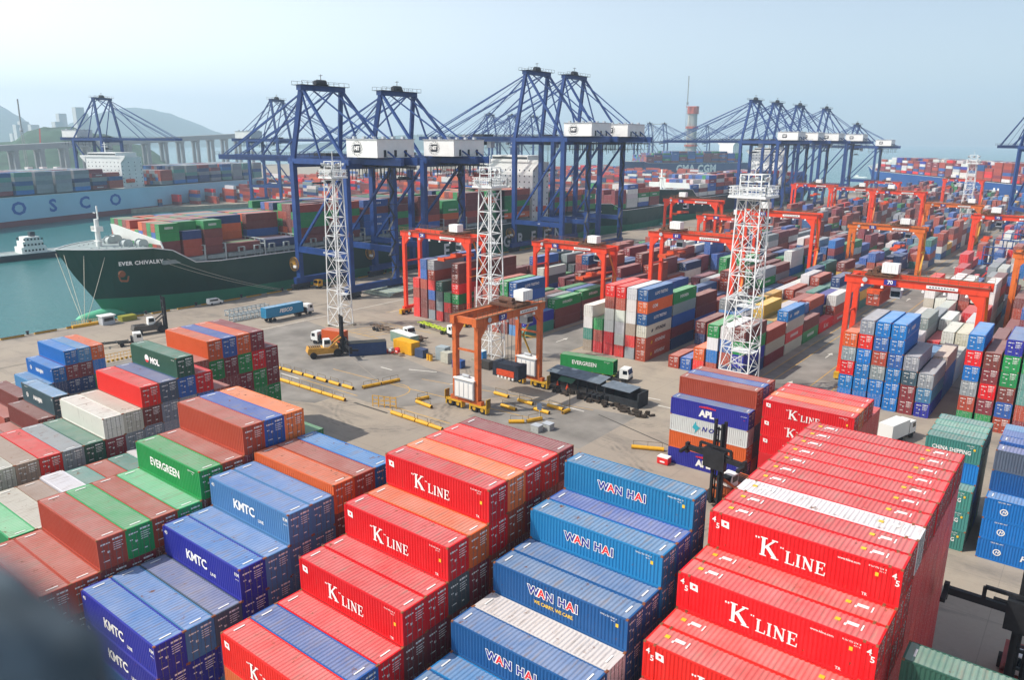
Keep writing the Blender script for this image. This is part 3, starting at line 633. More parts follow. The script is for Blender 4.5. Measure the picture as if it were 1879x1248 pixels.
# painted lines (sheets 4 mm apart)
WL = M('worn_white_line', '#cfc9bd', .8, 0, .15, 1.); YL = M('worn_yellow_line', '#c99a3a', .8, 0, .25, .9); ASPH = M('dark_asphalt', '#837d75', .9, 0, .3, .16); RAIL = M('crane_rail_slot', '#4a453f', .8, 0, .2, .3)
def line(mb, a, b, wd, z):
    a = Vector((*a, z)); b = Vector((*b, z)); d = (b-a).normalized(); nn = Vector((-d.y, d.x, 0))*wd/2; mb.quad(a-nn, b-nn, b+nn, a+nn)
road = MB(); road.quad((-110, 137.2, .004), (-96.2, 137.2, .004), (-96.2, 800, .004), (-110, 800, .004)); road.quad((-53.2, 140, .004), (-39, 140, .004), (-39, 700, .004), (-53.2, 700, .004)); road.quad((-205, 128, .004), (-160, 128, .004), (-160, 147, .004), (-205, 147, .004)) if 0 else None
road.quad((-169.5, 60, .0045), (-113, 84, .0045), (-113, 100.5, .0045), (-169.5, 125, .0045)); road.quad((-113, 90.5, .0042), (-100, 91, .0042), (-86, 112, .0042), (-113, 114, .0042)); road.quad((-169.5, 125, .0041), (-113, 100.6, .0041), (-113, 114, .0041), (-141, 121, .0041)); road.quad((-86, 97, .0043), (-62, 97, .0043), (-62, 116, .0043), (-86, 112, .0043)); road.quad((-206, 147, .0044), (-156, 147, .0044), (-156, 420, .0044), (-206, 420, .0044)) if 0 else None
struct('road', road, ASPH)
wl = MB(); yl = MB()
line(wl, (-170.5, 40), (-170.5, 143), .3, .008); line(wl, (-170.5, 143), (-170.5, 850), .3, .008); line(wl, (-160, 147), (-160, 800), .25, .008)
for (a, b) in (((-121, 108), (-117.5, 108)), ((-115, 110.6), (-109, 113)), ((-71.5, 126), (-63, 127)), ((-62, 124), (-50, 124)), ((-78, 112.3), (-71, 112.3)), ((-57.5, 137), (-57.5, 140)), ((-101, 108.5), (-99, 113)), ((-134, 91.5), (-128, 91.5))): line(wl, a, b, .35, .012)
for x in (-47.2, -103.6):
    for y in range(150, 520, 28):
        line(wl, (x, y), (x, y+4), .25, .012); k = len(wl.v); wl.v += [(x-.6, y+3.6, .0125), (x+.6, y+3.6, .0125), (x, y+5.4, .0125)]; wl.f.append((k, k+1, k+2)); wl.m.append(0)
for x in (-53.3, -50.6, -43.2, -38.9, -110.2, -96, -160.5, -156): line(yl, (x, 146), (x, 700), .16, .009)
line(yl, (-128, 100.5), (-108, 101.2), .2, .009); line(yl, (-108, 101.2), (-74, 103.5), .2, .009); line(yl, (-128, 91.8), (-110, 91.9), .18, .009); line(yl, (-100, 92), (-86, 92.2), .2, .009); line(yl, (-100, 90.4), (-88, 90.4), .2, .009)
line(yl, (-108, 107.5), (-70, 114), .16, .009)
for i in range(5): line(yl, (-152+i*2.2, 124), (-150+i*2.2, 136), .2, .013)
line(yl, (-153, 124.5), (-140, 124.5), .2, .0085); line(yl, (-153, 137), (-134, 137), .2, .0085)
pts = [(-108+4.6*math.sin(t*.35), 97.5+6*math.cos(t*.35)*.8) for t in range(-2, 8)]
for a, b in zip(pts, pts[1:]): line(yl, a, b, .18, .0105)
for i, (x, y) in enumerate(((-43.8, 91.6), (-42.2, 91.4))):
    line(yl, (x, y), (x+1.1, y+.1), .22, .012); line(yl, (x+.2, y+1.2), (x+1.1, y+.1), .22, .0135)
struct('painted_line_white', wl, WL); struct('painted_line_yellow', yl, YL)
rl = MB()
for x in (-209, -183.4): line(rl, (x-.35, 30), (x-.35, 880), .22, .006); line(rl, (x+.35, 30), (x+.35, 880), .22, .006)
line(rl, (-107.5, 88.9), (-98.3, 88.9), .5, .006); line(rl, (-68, 112.6), (-50, 107), .3, .006)
struct('crane_rail', rl, RAIL)

def hill(name, pts, y_w, hexc, mat=None, seed=0, rough=10):
    """ridge: list of (x, y, height) along its crest; a solid mound with slopes on both sides"""
    rgn = random.Random(seed); V = []; F = []; n = len(pts); prof = [(-1, 0), (-.72, .22), (-.45, .55), (-.2, .86), (0, 1), (.25, .82), (.6, .4), (1, 0)]
    dx = pts[-1][0]-pts[0][0]; dy = pts[-1][1]-pts[0][1]; L = math.hypot(dx, dy); nx, ny = -dy/L, dx/L
    for (x, y, h) in pts:
        for (a, b) in prof:
            j = (rgn.random()-.5)*rough*(b > 0); V.append((x+nx*a*y_w+j, y+ny*a*y_w, -4+(h+4)*b+j*.6))
    m = len(prof)
    for i in range(n-1):
        for j in range(m-1): F.append((i*m+j, i*m+j+1, (i+1)*m+j+1, (i+1)*m+j))
    me = bpy.data.meshes.new(name); me.from_pydata(V, [], F); me.materials.append(mat or M(name+'_green', hexc, .95, 0, .45, .02))
    o = link(name, me); o['kind'] = 'structure'
    for p in me.polygons: p.use_smooth = True
    return o
def at(u, v, dist):
    """point on the ray of a picture position at a horizontal distance"""
    d = fwd + right*((u-939.5)/F_PX) - upv0*0 if 0 else fwd + right*((u-939.5)/F_PX) - up*((v-624)/F_PX)
    k = dist/math.hypot(d.x, d.y); return (d.x*k, d.y*k, H_EYE+d.z*k)
HILLG = M('hill_scrub', '#33503a', .95, 0, .5, .03)
def ridge(prof, dist, fine=3):
    o = []
    for (a, b) in zip(prof, prof[1:]):
        for i in range(fine): t = i/fine; o.append(at(a[0]+(b[0]-a[0])*t, a[1]+(b[1]-a[1])*t, dist))
    o.append(at(*prof[-1], dist)); return o
hill('wooded_hill', ridge([(-140, 275), (-40, 262), (20, 262), (50, 240), (95, 231), (150, 236), (190, 246), (240, 262), (290, 280)], 1500), 230, '', HILLG, 1, 9)
hill('mountain', ridge([(60, 292), (130, 225), (190, 205), (235, 197), (280, 199), (330, 214), (390, 238), (440, 256), (520, 270)], 6800), 1500, '', HILLG, 2, 14)
hill('mountain_left', ridge([(-260, 150), (-120, 165), (0, 194), (40, 215), (70, 240), (110, 262), (150, 275)], 6300), 1500, '', HILLG, 3, 14)
hill('far_island', ridge([(560, 262), (700, 250), (860, 246), (960, 252), (1120, 262)], 5200), 900, '', HILLG, 4, 30)

# ------------------------------------------------------------------ ship-to-shore cranes
CRB = M('crane_blue', '#1a3d78', .5, 0, .22, .35, .05); CRD = M('machinery_dark', '#23262c', .6, 0, .3, 1.5); CRY = M('handrail_yellow', '#b98a2c', .6, 0, .2, 1); CABLE = M('steel_cable', '#33373d', .5, .3)
HOUSE = M('house_white', '#e6e4df', .5, 0, .06, .4); HOUSEG = M('house_grey', '#aeb2b6', .5, 0, .08, .4); TYRE = M('rubber', '#17171a', .8, 0, .2, 3); GLASS = M('cab_glass', '#0f1a22', .12, 0, .05)
_QC = {}
def quay_crane(x, y, label, zg=41.4, za=63.6, S=19., boom=52., style='big', rz=0, mirror_logo=True, load=None):
    """origin on the ground between the two waterside legs, local +x towards land, boom towards local -x"""
    key = (zg, za, S, boom, style)
    if key in _QC: return copy_tree(_QC[key], (x, y, 0), rz, label)
    G = 25.6; hs = S/2; t = thing('quay_crane', (x, y, 0), label, 'crane', 'ship to shore cranes along the quays', rz); _QC[key] = t
    far = style == 'far'
    for sx in (0, G):
        for sy in (-1, 1):
            mb = MB(); mb.beam((sx, sy*hs, 3.4), (sx, sy*hs, zg), 1.55, 1.9); mb.build('leg', CRB, t)
    for sy in (-1, 1):
        MB().beam((0, sy*hs, 13.4), (G, sy*hs, 13.4), 1.3, 1.9).build('portal_beam', CRB, t)
        MB().beam((.8, sy*hs, 14.2), (G, sy*hs, zg-1.2), .75, .75).build('brace', CRB, t)
        MB().beam((-2, sy*hs, zg+.2), (G+2, sy*hs, zg+.2), 1.1, 1.6).build('top_beam', CRB, t)
    for sx in (0, G):
        MB().beam((sx, -hs-2.2, 3.), (sx, hs+2.2, 3.), 1.5, 2.).build('sill_beam', CRB, t)
        MB().beam((sx, -hs, zg-1.), (sx, hs, zg-1.), 1.2, 1.6).build('cross_beam', CRB, t)
        for sy in (-1, 1):
            b = MB(); b.box(sx-.7, sx+.7, sy*hs-3.4, sy*hs+3.4, 1.0, 1.9)
            for i in range(4 if far else 8):
                yy = sy*hs-3.1+i*(6.2/(3 if far else 7)); b.cyl((sx-.35, yy, .42), (sx+.35, yy, .42), .42, n=8)
            b.build('bogie', CRD, t)
    for sy in (-1, 1):
        gy = sy*3.3
        MB().box(-boom, -2, gy-.55, gy+.55, zg-.3, zg+1.5).build('boom', CRB, t)
        MB().box(-1.9, G+18, gy-.6, gy+.6, zg-.5, zg+1.7).build('girder', CRB, t)
    b = MB()
    for i in range(int((boom+G+18)/6)): xx = -boom+.6+i*6; b.box(xx, xx+.5, -2.7, 2.7, zg+.1, zg+.9)
    b.build('boom_tie', CRB, t)
    wk = MB()
    for sy in (-1, 1):
        yy = sy*4.6; wk.box(-boom, G+18, yy-.45, yy+.45, zg+1.3, zg+1.38)
        for z in (1.9, 2.4): wk.box(-boom, G+18, yy+sy*.42-.035, yy+sy*.42+.035, zg+z-.035, zg+z+.035)
        for i in range(int((boom+G+18)/2.6)): xx = -boom+i*2.6; wk.box(xx, xx+.06, yy+sy*.4-.03, yy+sy*.4+.03, zg+1.38, zg+2.4)
    wk.build('walkway', CRD, t)
    ax = 4.2; at_ = hs*.82
    for sy in (-1, 1):
        MB().beam((0, sy*hs, zg), (ax, sy*at_, za), 1.25, 1.4).build('mast_leg', CRB, t)
        MB().beam((G, sy*hs, zg+.5), (ax+.8, sy*at_, za-.3), .8, .8).build('back_stay', CRB, t)
        MB().beam((G*.5, sy*hs*.9, zg+1), (ax, sy*at_, za-1), .5).build('mast_brace', CRB, t)
    MB().box(ax-1.1, ax+1.1, -at_-1, at_+1, za-.5, za+1.0).build('apex_beam', CRB, t)
    tp = MB()
    tp.box(ax-2.6, ax+2.6, -at_-1.6, at_+1.6, za+1., za+1.1)
    for i in range(10):
        yy = -at_-1.5+i*(2*at_+3)/9
        for xx in (-2.5, 2.5): tp.box(ax+xx-.04, ax+xx+.04, yy-.04, yy+.04, za+1.1, za+2.2)
    for xx in (-2.5, 2.5): tp.box(ax+xx-.04, ax+xx+.04, -at_-1.5, at_+1.5, za+2.15, za+2.23)
    tp.cyl((ax, -1.6, za+2), (ax, 1.6, za+2), 1., n=10); tp.cyl((ax+1.4, -3.6, za+1.8), (ax+1.4, -2.2, za+1.8), .8, n=8); tp.box(ax-.8, ax+.8, -2.2, 2.2, za+1.1, za+1.7); tp.beam((ax, 0, za+2), (ax, 0, za+4.6), .14); tp.box(ax-.9, ax+.9, -.06, .06, za+4.2, za+4.32)
    tp.build('apex_platform', CRD, t)
    st = MB()
    for sy in (-1, 1):
        for (bx, w_) in ((-boom*.48, .42), (-boom*.9, .42), (-boom*.94, .28)): st.beam((ax, sy*at_*.7, za+.3), (bx, sy*3.4, zg+1.6), w_)
        st.beam((ax, sy*at_*.5, za+.6), (-boom*.72, sy*3.0, zg+1.6), .14); st.beam((ax, sy*at_*.5, za), (G+15, sy*3.3, zg+1.8), .4); st.beam((ax, sy*1.2, za+.8), (-boom*.6, sy*1.2, zg+1.6), .1)
    st.build('stay', CRB, t)
    hx0, hx1 = G-1.6, G+12.0; hz = zg+1.75
    h = MB().box(hx0, hx1, -7.5, 7.5, hz, hz+5.2).build('machinery_house', HOUSE, t)
    rf = MB(); rf.box(hx0-.25, hx1+.25, -7.8, 7.8, hz+5.2, hz+5.4)
    for i in range(6): rf.box(hx0+1+i*2.1, hx0+1.9+i*2.1, -6+i*2, -5+i*2, hz+5.4, hz+6.1)
    rf.build('roof', HOUSEG, h)
    lg = MB()
    if style == 'big':
        for i in range(26):
            a = 2*math.pi*i/26; r0, r1 = (2.0, 2.55) if i % 2 else (1.75, 2.4)
            lg.beam((hx0+4.8+r0*math.cos(a), -7.53, hz+2.6+r0*.92*math.sin(a)), (hx0+4.8+r1*math.cos(a+.25), -7.53, hz+2.6+r1*.92*math.sin(a+.25)), .1, .05)
    cx = hx0+4.8; lg.prism([(cx-1.55, -7.52, hz+1.7), (cx-1.2, -7.52, hz+1.4), (cx+1.2, -7.52, hz+1.4), (cx+1.55, -7.52, hz+1.8), (cx+1.55, -7.52, hz+3.4), (cx+1.2, -7.52, hz+3.8), (cx-1.2, -7.52, hz+3.8), (cx-1.55, -7.52, hz+3.4)], (0, -.03, 0))
    lg.build('emblem', BLACKP, h); letters('HIT', h, (cx, -7.58, hz+2.6), '-y', 1.5, WHITE, .06, 0, .95)
    dr = MB()
    for i in range(3): dr.box(hx1+.01, hx1+.05, -5+i*4.2, -4+i*4.2, hz+.2, hz+2.2)
    dr.build('house_door', CRD, h)
    tr = MB(); bx = 6. if load is None else load; tr.box(bx-3, bx+3, -3.6, 3.6, zg+1.5, zg+2.6); tr.box(bx-2, bx+2, -2, 2, zg-2.2, zg-.6); tr.build('trolley', CRD, t)
    cb = MB(); cb.box(bx+3.2, bx+5.6, -1.3, 1.3, zg-3.4, zg-.7); cb = cb.build('driver_cab', HOUSEG, t); MB().box(bx+3.12, bx+3.18, -1.1, 1.1, zg-3.1, zg-1.2).build('window', GLASS, cb)
    zs = zg-7 if load is None else 34
    sp = MB(); sp.box(bx-1.2, bx+1.2, -6.0, 6.0, zs, zs+.5); sp.box(bx-1.2, bx+1.2, -1.6, 1.6, zs+.5, zs+1.1)
    for a in (-1, 1):
        for b_ in (-1, 1): sp.beam((bx+a*.9, b_*1.3, zs+1.1), (bx+a*1.8, b_*1.8, zg-.8), .1)
    sp.build('spreader', CRD, t)
    und = MB(); rgn = random.Random(9)
    for i in range(16 if not far else 8):
        xx = G-8+i*(26/16 if not far else 26/8); zz = zg-.6-rgn.random()*.5; und.beam((xx, -3, zz), (xx, -3, zz-3-2*rgn.random()), .18); und.beam((xx, 3, zz), (xx+rgn.uniform(-1, 1), 3, zz-3-2*rgn.random()), .15); und.box(xx-.7, xx+.7, -3.2, 3.2, zz-.3, zz-.1)
    for z in (1.5, 3.6): und.box(G-8, G+17, -4.6, -4.5, zg-z-.05, zg-z+.05); und.box(G-8, G+17, 4.5, 4.6, zg-z-.05, zg-z+.05)
    for i in range(8): und.beam((G+2+i*1.9, -4.55, zg-.6), (G+2+i*1.9, -4.55, zg-4.2), .1)
    und.build('festoon_frame', CRD, t)
    sr = MB(); n = 9 if not far else 5
    for i in range(n):
        z0 = 4+i*(zg-5)/n; z1 = 4+(i+1)*(zg-5)/n; a, b_ = (1.3, 3.9) if i % 2 else (3.9, 1.3)
        sr.beam((G+1.6, hs-a, z0), (G+1.6, hs-b_, z1), .8, .12); sr.beam((G+2.0, hs-a, z0+1), (G+2.0, hs-b_, z1+1), .07); sr.box(G+1.1, G+2.1, hs-4.6, hs-.6, z1-.05, z1+.05)
    sr.build('stair', CRD, t)
    if not far:
        rl = MB(); rl.cyl((-1.4, -hs-.9, 8.3), (-1.4, -hs-1.3, 8.3), 2.3, n=28, caps=False)
        for i in range(20): a = 2*math.pi*i/20; rl.beam((-1.4, -hs-1.1, 8.3), (-1.4+2.25*math.cos(a), -hs-1.1, 8.3+2.25*math.sin(a)), .09)
        rl.build('cable_reel', CRY, t); MB().box(-.9, .5, -hs-1.9, -hs-1.4, 7.2, 8.0).build('reel_motor_box', HOUSE, t)
        letters('HIT', t, (G*.55, -hs-.67, 13.4), '-y', .7, WHITE, .04)
    return t
XW = -209.2
QCA = quay_crane(XW, 162.5, 'nearest dark blue quay crane with the largest emblem house, over the green ship')
quay_crane(XW, 195.5, 'second nearest dark blue quay crane, behind the largest one')
quay_crane(XW, 278, 'tallest dark blue quay crane lifting a brown container at centre', zg=48.5, za=76., S=19.5, boom=64, load=-26)
quay_crane(XW, 307, 'second of the two tallest quay cranes at centre', zg=48.5, za=76.2, S=19.5, boom=64, load=-10)
FAR_C = [(530, 'foremost quay crane of the far row, boom reaching left'), (572, 'second quay crane of the far row with white house'), (622, 'third quay crane of the far row with white house'), (690, 'fourth quay crane of the far row with white house')]
for yy, lb in FAR_C: quay_crane(XW, yy, lb, zg=48., za=75., S=19, boom=62, style='far')
quay_crane(XW, 790, 'last low quay crane of the far row, with lifted back reach', zg=44., za=64., S=19, boom=40, style='far')
# two cranes of the opposite terminal: boom towards us
P1 = at(205, 262, 660); quay_crane(P1[0], P1[1], 'hazy crane across the basin at far left, house facing left', zg=47., za=76., S=19, boom=60, style='far', rz=R(202))
P2 = at(522, 262, 620); quay_crane(P2[0], P2[1], 'hazy crane across the basin behind the nearest crane', zg=47., za=76., S=19, boom=60, style='far', rz=R(202))
for i, (u, dd) in enumerate(((905, 900), (945, 930), (985, 960), (1195, 1300), (1222, 1330), (1300, 1500))):
    pp = at(u, 262, dd); quay_crane(pp[0], pp[1], ['far pale crane left of the tallest crane', 'second pale crane left of the tallest crane', 'third pale crane behind the tallest crane', 'tiny pale crane left of the concrete pylon', 'second tiny pale crane left of the concrete pylon', 'tiny pale crane right of the concrete pylon'][i], zg=47., za=76., S=19, boom=60, style='far', rz=R(190))
quay_crane(48, 300, 'quay crane cut by the right edge, white house on top', zg=46., za=74., S=19, boom=50, style='far', rz=R(90)) if 0 else None
pp = at(1905, 282, 520); quay_crane(pp[0], pp[1], 'quay crane cut by the right edge with white house', zg=46., za=72., S=19, boom=44, style='far', rz=R(-62))

# ------------------------------------------------------------------ rubber-tyred yard cranes
def yard_crane(x, y, label, W=23.5, zt=25., col='red', num='70', rz=0, tx=-.2, spz=None, base=6.6, power=False, spl=6.0):
    cm = {'red': M('yard_crane_red', '#e2401c', .5, 0, .1, .5, .05), 'orange': M('yard_crane_orange', '#d66a20', .55, 0, .15, .5, .25), 'rust': M('yard_crane_rust_orange', '#c4612a', .6, 0, .22, .7, .45)}[col]
    YEL = M('bogie_yellow', '#c79a22', .6, 0, .2, 1.2, .2)
    t = thing('yard_gantry_crane', (x, y, 0), label, 'gantry crane', 'rubber tyred gantry cranes over the stacks', rz); hw = W/2; hb = base/2; gz = zt-1.0
    for sx in (-1, 1):
        for sy in (-1, 1):
            mb = MB(); mb.beam((sx*hw, sy*(hb-.3), 2.3), (sx*hw, sy*(hb-.3), gz-1.1), .85, 1.0, upd=(1, 0, 0)); mb.build('leg', cm, t)
        MB().beam((sx*hw, -hb-.8, 1.9), (sx*hw, hb+.8, 1.9), .9, .8).build('sill_beam', cm, t)
        MB().beam((sx*hw, -hb+.3, zt*.62), (sx*hw, hb-.3, zt*.62), .35).build('leg_tie', cm, t)
        for sy in (-1, 1):
            b = MB()
            for k in (-1, 1):
                b.cyl((sx*hw-.38, sy*hb+k*.95, .78), (sx*hw+.38, sy*hb+k*.95, .78), .78, n=12)
            b.build('wheel', TYRE, t)
            b2 = MB(); b2.box(sx*hw-.55, sx*hw+.55, sy*hb-1.9, sy*hb+1.9, 1.15, 1.55); b2.box(sx*hw-.5, sx*hw+.5, sy*hb-2.05, sy*hb-1.75, .3, 1.6); b2.box(sx*hw-.5, sx*hw+.5, sy*hb+1.75, sy*hb+2.05, .3, 1.6); b2.cyl((sx*hw-.42, sy*hb-.95, .78), (sx*hw+.42, sy*hb-.95, .78), .38, n=10); b2.cyl((sx*hw-.42, sy*hb+.95, .78), (sx*hw+.42, sy*hb+.95, .78), .38, n=10)
            b2.build('bogie', YEL, t)
    for sy in (-1, 1):
        gy = sy*(hb-.3); g_ = MB(); g_.box(-hw-1.0, hw+1.0, gy-.5, gy+.5, gz-1.2, gz+.3)
        for i in range(9): xx = -hw+1+i*(W-2)/8; g_.box(xx-.04, xx+.04, gy-.56, gy+.56, gz-1.2, gz+.34)
        g_.build('girder', cm, t)
        for sx in (-1, 1): MB().prism([(sx*(hw-.4), gy-.35, gz-1.2), (sx*(hw-2.6), gy-.35, gz-1.2), (sx*(hw-.4), gy-.35, gz-3.6)], (0, .7, 0)).build('haunch', cm, t)
        r = MB(); r.box(-hw-1, hw+1, gy+sy*.55-.3, gy+sy*.55+.3, gz+.32, gz+.37)
        for z in (.9, 1.35): r.box(-hw-1, hw+1, gy+sy*.85-.03, gy+sy*.85+.03, gz+z-.03, gz+z+.03)
        for i in range(16): xx = -hw-1+i*(W+2)/15; r.box(xx-.03, xx+.03, gy+sy*.85-.03, gy+sy*.85+.03, gz+.37, gz+1.38)
        r.build('handrail', M('rail_brown', '#7d5a3c', .6), t)
    for sx in (-1, 1): MB().box(sx*hw-.4, sx*hw+.4, -hb+.8, hb-.8, gz-1., gz+.1).build('end_beam', cm, t)
    tX = tx*hw; tr = MB(); tr.box(tX-2.6, tX+2.6, -hb-.1, hb+.1, gz+.5, gz+.9)
    for i in range(5): tr.box(tX-2.3+i, tX-1.7+i, -hb+.6+(i % 3)*.7, -hb+1.8+(i % 3)*.9, gz+.9, gz+1.5+.2*(i % 2))
    tr.cyl((tX-1, -1.6, gz+1.5), (tX-1, 1.6, gz+1.5), .6, n=10); tr = tr.build('trolley', M('trolley_brown', '#5d3b28', .7, 0, .3, 2, .3), t)
    hb_ = MB().box(tX+.4, tX+3.4, -hb+.1, -hb+2.4, gz+1.3, gz+3.2).build('electrical_house', HOUSE, tr); pn = MB()
    for i in range(4): pn.box(tX+.75+i*.7, tX+.79+i*.7, -hb+.07, -hb+.1, gz+1.5, gz+3.0)
    pn.build('louvre', HOUSEG, hb_)
    cb = MB().box(tX+2.4, tX+4.3, -hb+.6, -hb+2.4, gz-3.6, gz-1.5).build('driver_cab', HOUSEG, t); MB().box(tX+2.5, tX+4.2, -hb+.53, -hb+.59, gz-3.3, gz-2.2).build('window', GLASS, cb)
    zs = gz-6 if spz is None else spz
    sp = MB(); sp.box(tX-1.2, tX+1.2, -spl, spl, zs, zs+.35); sp.box(tX-1.2, tX+1.2, -spl-.05, -spl+.4, zs-.3, zs+.6); sp.box(tX-1.2, tX+1.2, spl-.4, spl+.05, zs-.3, zs+.6); sp.box(tX-1., tX+1., -1.3, 1.3, zs+.35, zs+1.1)
    if power: sp.box(tX-1.3, tX+1.3, -2.9, 2.9, zs+.4, zs+1.5); sp.box(tX-1.35, tX+1.35, -3.2, -2.2, zs-1.2, zs+1.6); sp.box(tX-1.35, tX+1.35, 2.2, 3.2, zs-1.2, zs+1.6)
    spo = sp.build('spreader', M('spreader_black', '#1a2230', .6, 0, .3, 2) if power else M('spreader_orange', '#c84a1c', .6, 0, .3, 1.5, .3), t)
    if power:
        m_ = MB(); m_.box(tX-1.42, tX+1.42, -2.15, 2.15, zs-.9, zs+.3); m_.build('face_plate', M('spreader_face_orange', '#c9451c', .6, 0, .3, 1.5, .3), spo); m_ = MB()
        for i in range(5): m_.box(tX-1.5, tX+1.5, -2.1+i*.9, -1.7+i*.9, zs-1.4, zs-1.0)
        m_.build('twist_lock', WHITE, spo)
    rp = MB()
    for a in (-1, 1):
        for b_ in (-1, 1): rp.beam((tX+a*.8, b_*1., zs+1), (tX+a*1.2, b_*1.6, gz+.5), .07)
    rp.build('hoist_rope', CABLE, t)
    fy = -hb-.3
    s_ = MB().box(-hw*.35-1.1, -hw*.35+1.1, fy-.28, fy-.22, gz-.95, gz+.15).build('number_sign', NAVYP, t); letters(num, s_, (-hw*.35, fy-.3, gz-.4), '-y', 1.05, WHITE, .03)
    nm = MB().box(hw*.2, hw*.2+5.4, fy-.28, fy-.22, gz-.75, gz-.15).build('name_plate', WHITE, t); bars = MB(); [bars.box(hw*.2+.5+i*.5, hw*.2+.85+i*.5, fy-.3, fy-.285, gz-.55, gz-.35) for i in range(9)]; bars.build('plate_print', BLACKP, nm)
    nb = MB().cyl((-hw*.75, fy-.22, gz-.3), (-hw*.75, fy-.28, gz-.3), .5, n=14).build('round_badge', HOUSEG, t)
    la = MB()
    for i in range(6): xx = -hw+2.5+i*(W-5)/5; la.cyl((xx, -hb, gz-1.25), (xx, -hb, gz-1.75), .22, .32, n=8)
    la.build('lamp', HOUSE, t)
    ld = MB(); ld.beam((hw+.7, -hb+.6, 2), (hw+.7, hb-.9, zt*.55), .5, .1); ld.beam((hw+.7, hb-.9, zt*.55), (hw+.7, -hb+.9, gz), .5, .1); ld.box(hw+.4, hw+1.1, -hb, hb, zt*.55-.05, zt*.55+.05); ld.build('stair', YEL if col != 'red' else M('stair_orange', '#d97a24', .6), t)
    if power:
        for sx in (-1, 1):
            pk = MB().box(sx*hw-.9, sx*hw+.9, -2.3, 2.3, 2.4, 5.9).build('power_pack', HOUSEG, t); pd = MB()
            for i in range(4): pd.box(sx*hw-.95, sx*hw-.9, -2.1+i*1.1, -1.2+i*1.1, 2.6, 5.4); pd.box(sx*hw+.9, sx*hw+.95, -2.1+i*1.1, -1.2+i*1.1, 2.6, 5.4)
            pd.build('cabinet_door', HOUSE, pk); MB().box(sx*hw-1.05, sx*hw+1.05, -2.5, 2.5, 5.9, 6.15).build('cabinet_roof', HOUSE, pk)
            MB().cyl((sx*hw, -.6, 6.5), (sx*hw, 1., 6.5), .28, n=10).build('exhaust', HOUSEG, pk)
            for sy in (-1, 1):
                hz_ = MB(); hz_.box(sx*hw-.6, sx*hw+.6, sy*(hb+2.1)-.05, sy*(hb+2.1)+.05, 1.2, 3.0)
                hz_ = hz_.build('hazard_board', YEL, t); hs_ = MB()
                for i in range(4): a0 = -.55+i*.3; hs_.prism([(sx*hw+a0, 0, 1.25), (sx*hw+a0+.14, 0, 1.25), (sx*hw+a0+.3, 0, 2.95), (sx*hw+a0+.16, 0, 2.95)], (0, .01, 0)); 
                for v_i in range(len(hs_.v)): vv = hs_.v[v_i]; hs_.v[v_i] = (vv[0], vv[1]+sy*(hb+2.1)-.07, vv[2])
                hs_.build('stripe', BLACKP, hz_)
    return t
YC = [(-143.2, 152, 24.5, 'red', '24', .4, None, 'red yard crane on the left, between the first two white towers', 24.), (-120.3, 182.5, 20.6, 'red', '06', .5, 11, 'orange-red yard crane spanning rows behind the middle white tower', 23.5),
      (-86.3, 190, 25.4, 'red', '61', -.6, None, 'tall red yard crane left of the right white tower', 23.5), (-143.2, 309, 25, 'red', '12', -.5, None, 'red yard crane in front of the white deckhouse ship', 23.5), (-120.3, 294, 20.4, 'red', '08', .2, None, 'low red yard crane behind the right white tower', 23.5),
      (-86.3, 252, 27., 'red', '63', -.5, None, 'tall bright red yard crane right of the right white tower', 24), (-143.2, 474, 25, 'red', '15', .1, None, 'red yard crane standing against the far quay cranes', 23.5), (-28.7, 167.5, 22.8, 'red', '70', -.55, 19.4, 'big red yard crane numbered seventy at right', 23.6),
      (-63.2, 299, 20.4, 'orange', '32', .35, 12, 'orange yard crane behind crane seventy', 23.5), (-63.2, 435, 20, 'orange', '34', .5, 12, 'brownish orange yard crane beyond the orange one', 23.5), (-28.7, 331, 23.6, 'red', '72', -.6, 14, 'red yard crane crossing the right edge', 23.6),
      (-6., 236, 22, 'orange', '44', -.7, None, 'orange yard crane leg at the right edge', 23.5), (-120.3, 470, 24, 'red', '09', .3, None, 'small red yard crane left of the shallow red pair', 23.5), (-86.3, 421, 26, 'red', '66', -.4, None, 'red yard crane with white box before the distant ship', 23.5),
      (-143.2, 642, 20.5, 'red', '18', .2, None, 'most distant small red yard crane near the water', 23.5), (-86.3, 620, 25, 'red', '67', -.7, None, 'distant red yard crane in front of the blue ship', 23.5), (-28.7, 560, 24, 'orange', '74', .1, None, 'distant orange yard crane at right before the blue ship', 23.5)]
for (x, y, zt, c, nm, tx, sz, lb, W) in YC: yard_crane(x, y, lb, W=W, zt=zt, col=c, num=nm, tx=tx, spz=sz)
yard_crane(-88.4, 109, 'rust orange yard crane standing in the open yard at centre', W=18.8, zt=18.4, col='rust', num='27', rz=R(90), tx=.34, spz=4.6, base=5.9, power=True, spl=3.1)
tag(SPECIAL.get(-1) or link('shipping_container', kit(12.19, 2.6)['frame'], None, (-36.4, 174.0, 16.75), (0, 0, R(-90)), color=lin(PAL['s'])), 'rust brown container hanging from crane seventy above the lane', 'container', 'shipping containers on the move')
hc = bpy.data.objects[-1] if 0 else [o for o in COL.objects if o.get('label', '').startswith('rust brown container hanging')][0]
for nm, me in (('side_wall', 'front'), ('side_wall', 'back'), ('roof', 'roof'), ('door', 'doorL'), ('door', 'doorR')): link(nm, kit(12.19, 2.6)[me], hc, color=lin(PAL['s']))
hc2 = link('shipping_container', kit(12.19, 2.6)['frame'], None, (XW-26+1.22, 278-6.1, 31.3), (0, 0, R(90)), color=lin('#a04a40')); tag(hc2, 'red-brown container hanging under the tallest quay crane boom', 'container', 'shipping containers on the move')
for nm, me in (('side_wall', 'front'), ('side_wall', 'back'), ('roof', 'roof'), ('door', 'doorL'), ('door', 'doorR')): link(nm, kit(12.19, 2.6)[me], hc2, color=lin('#a04a40'))

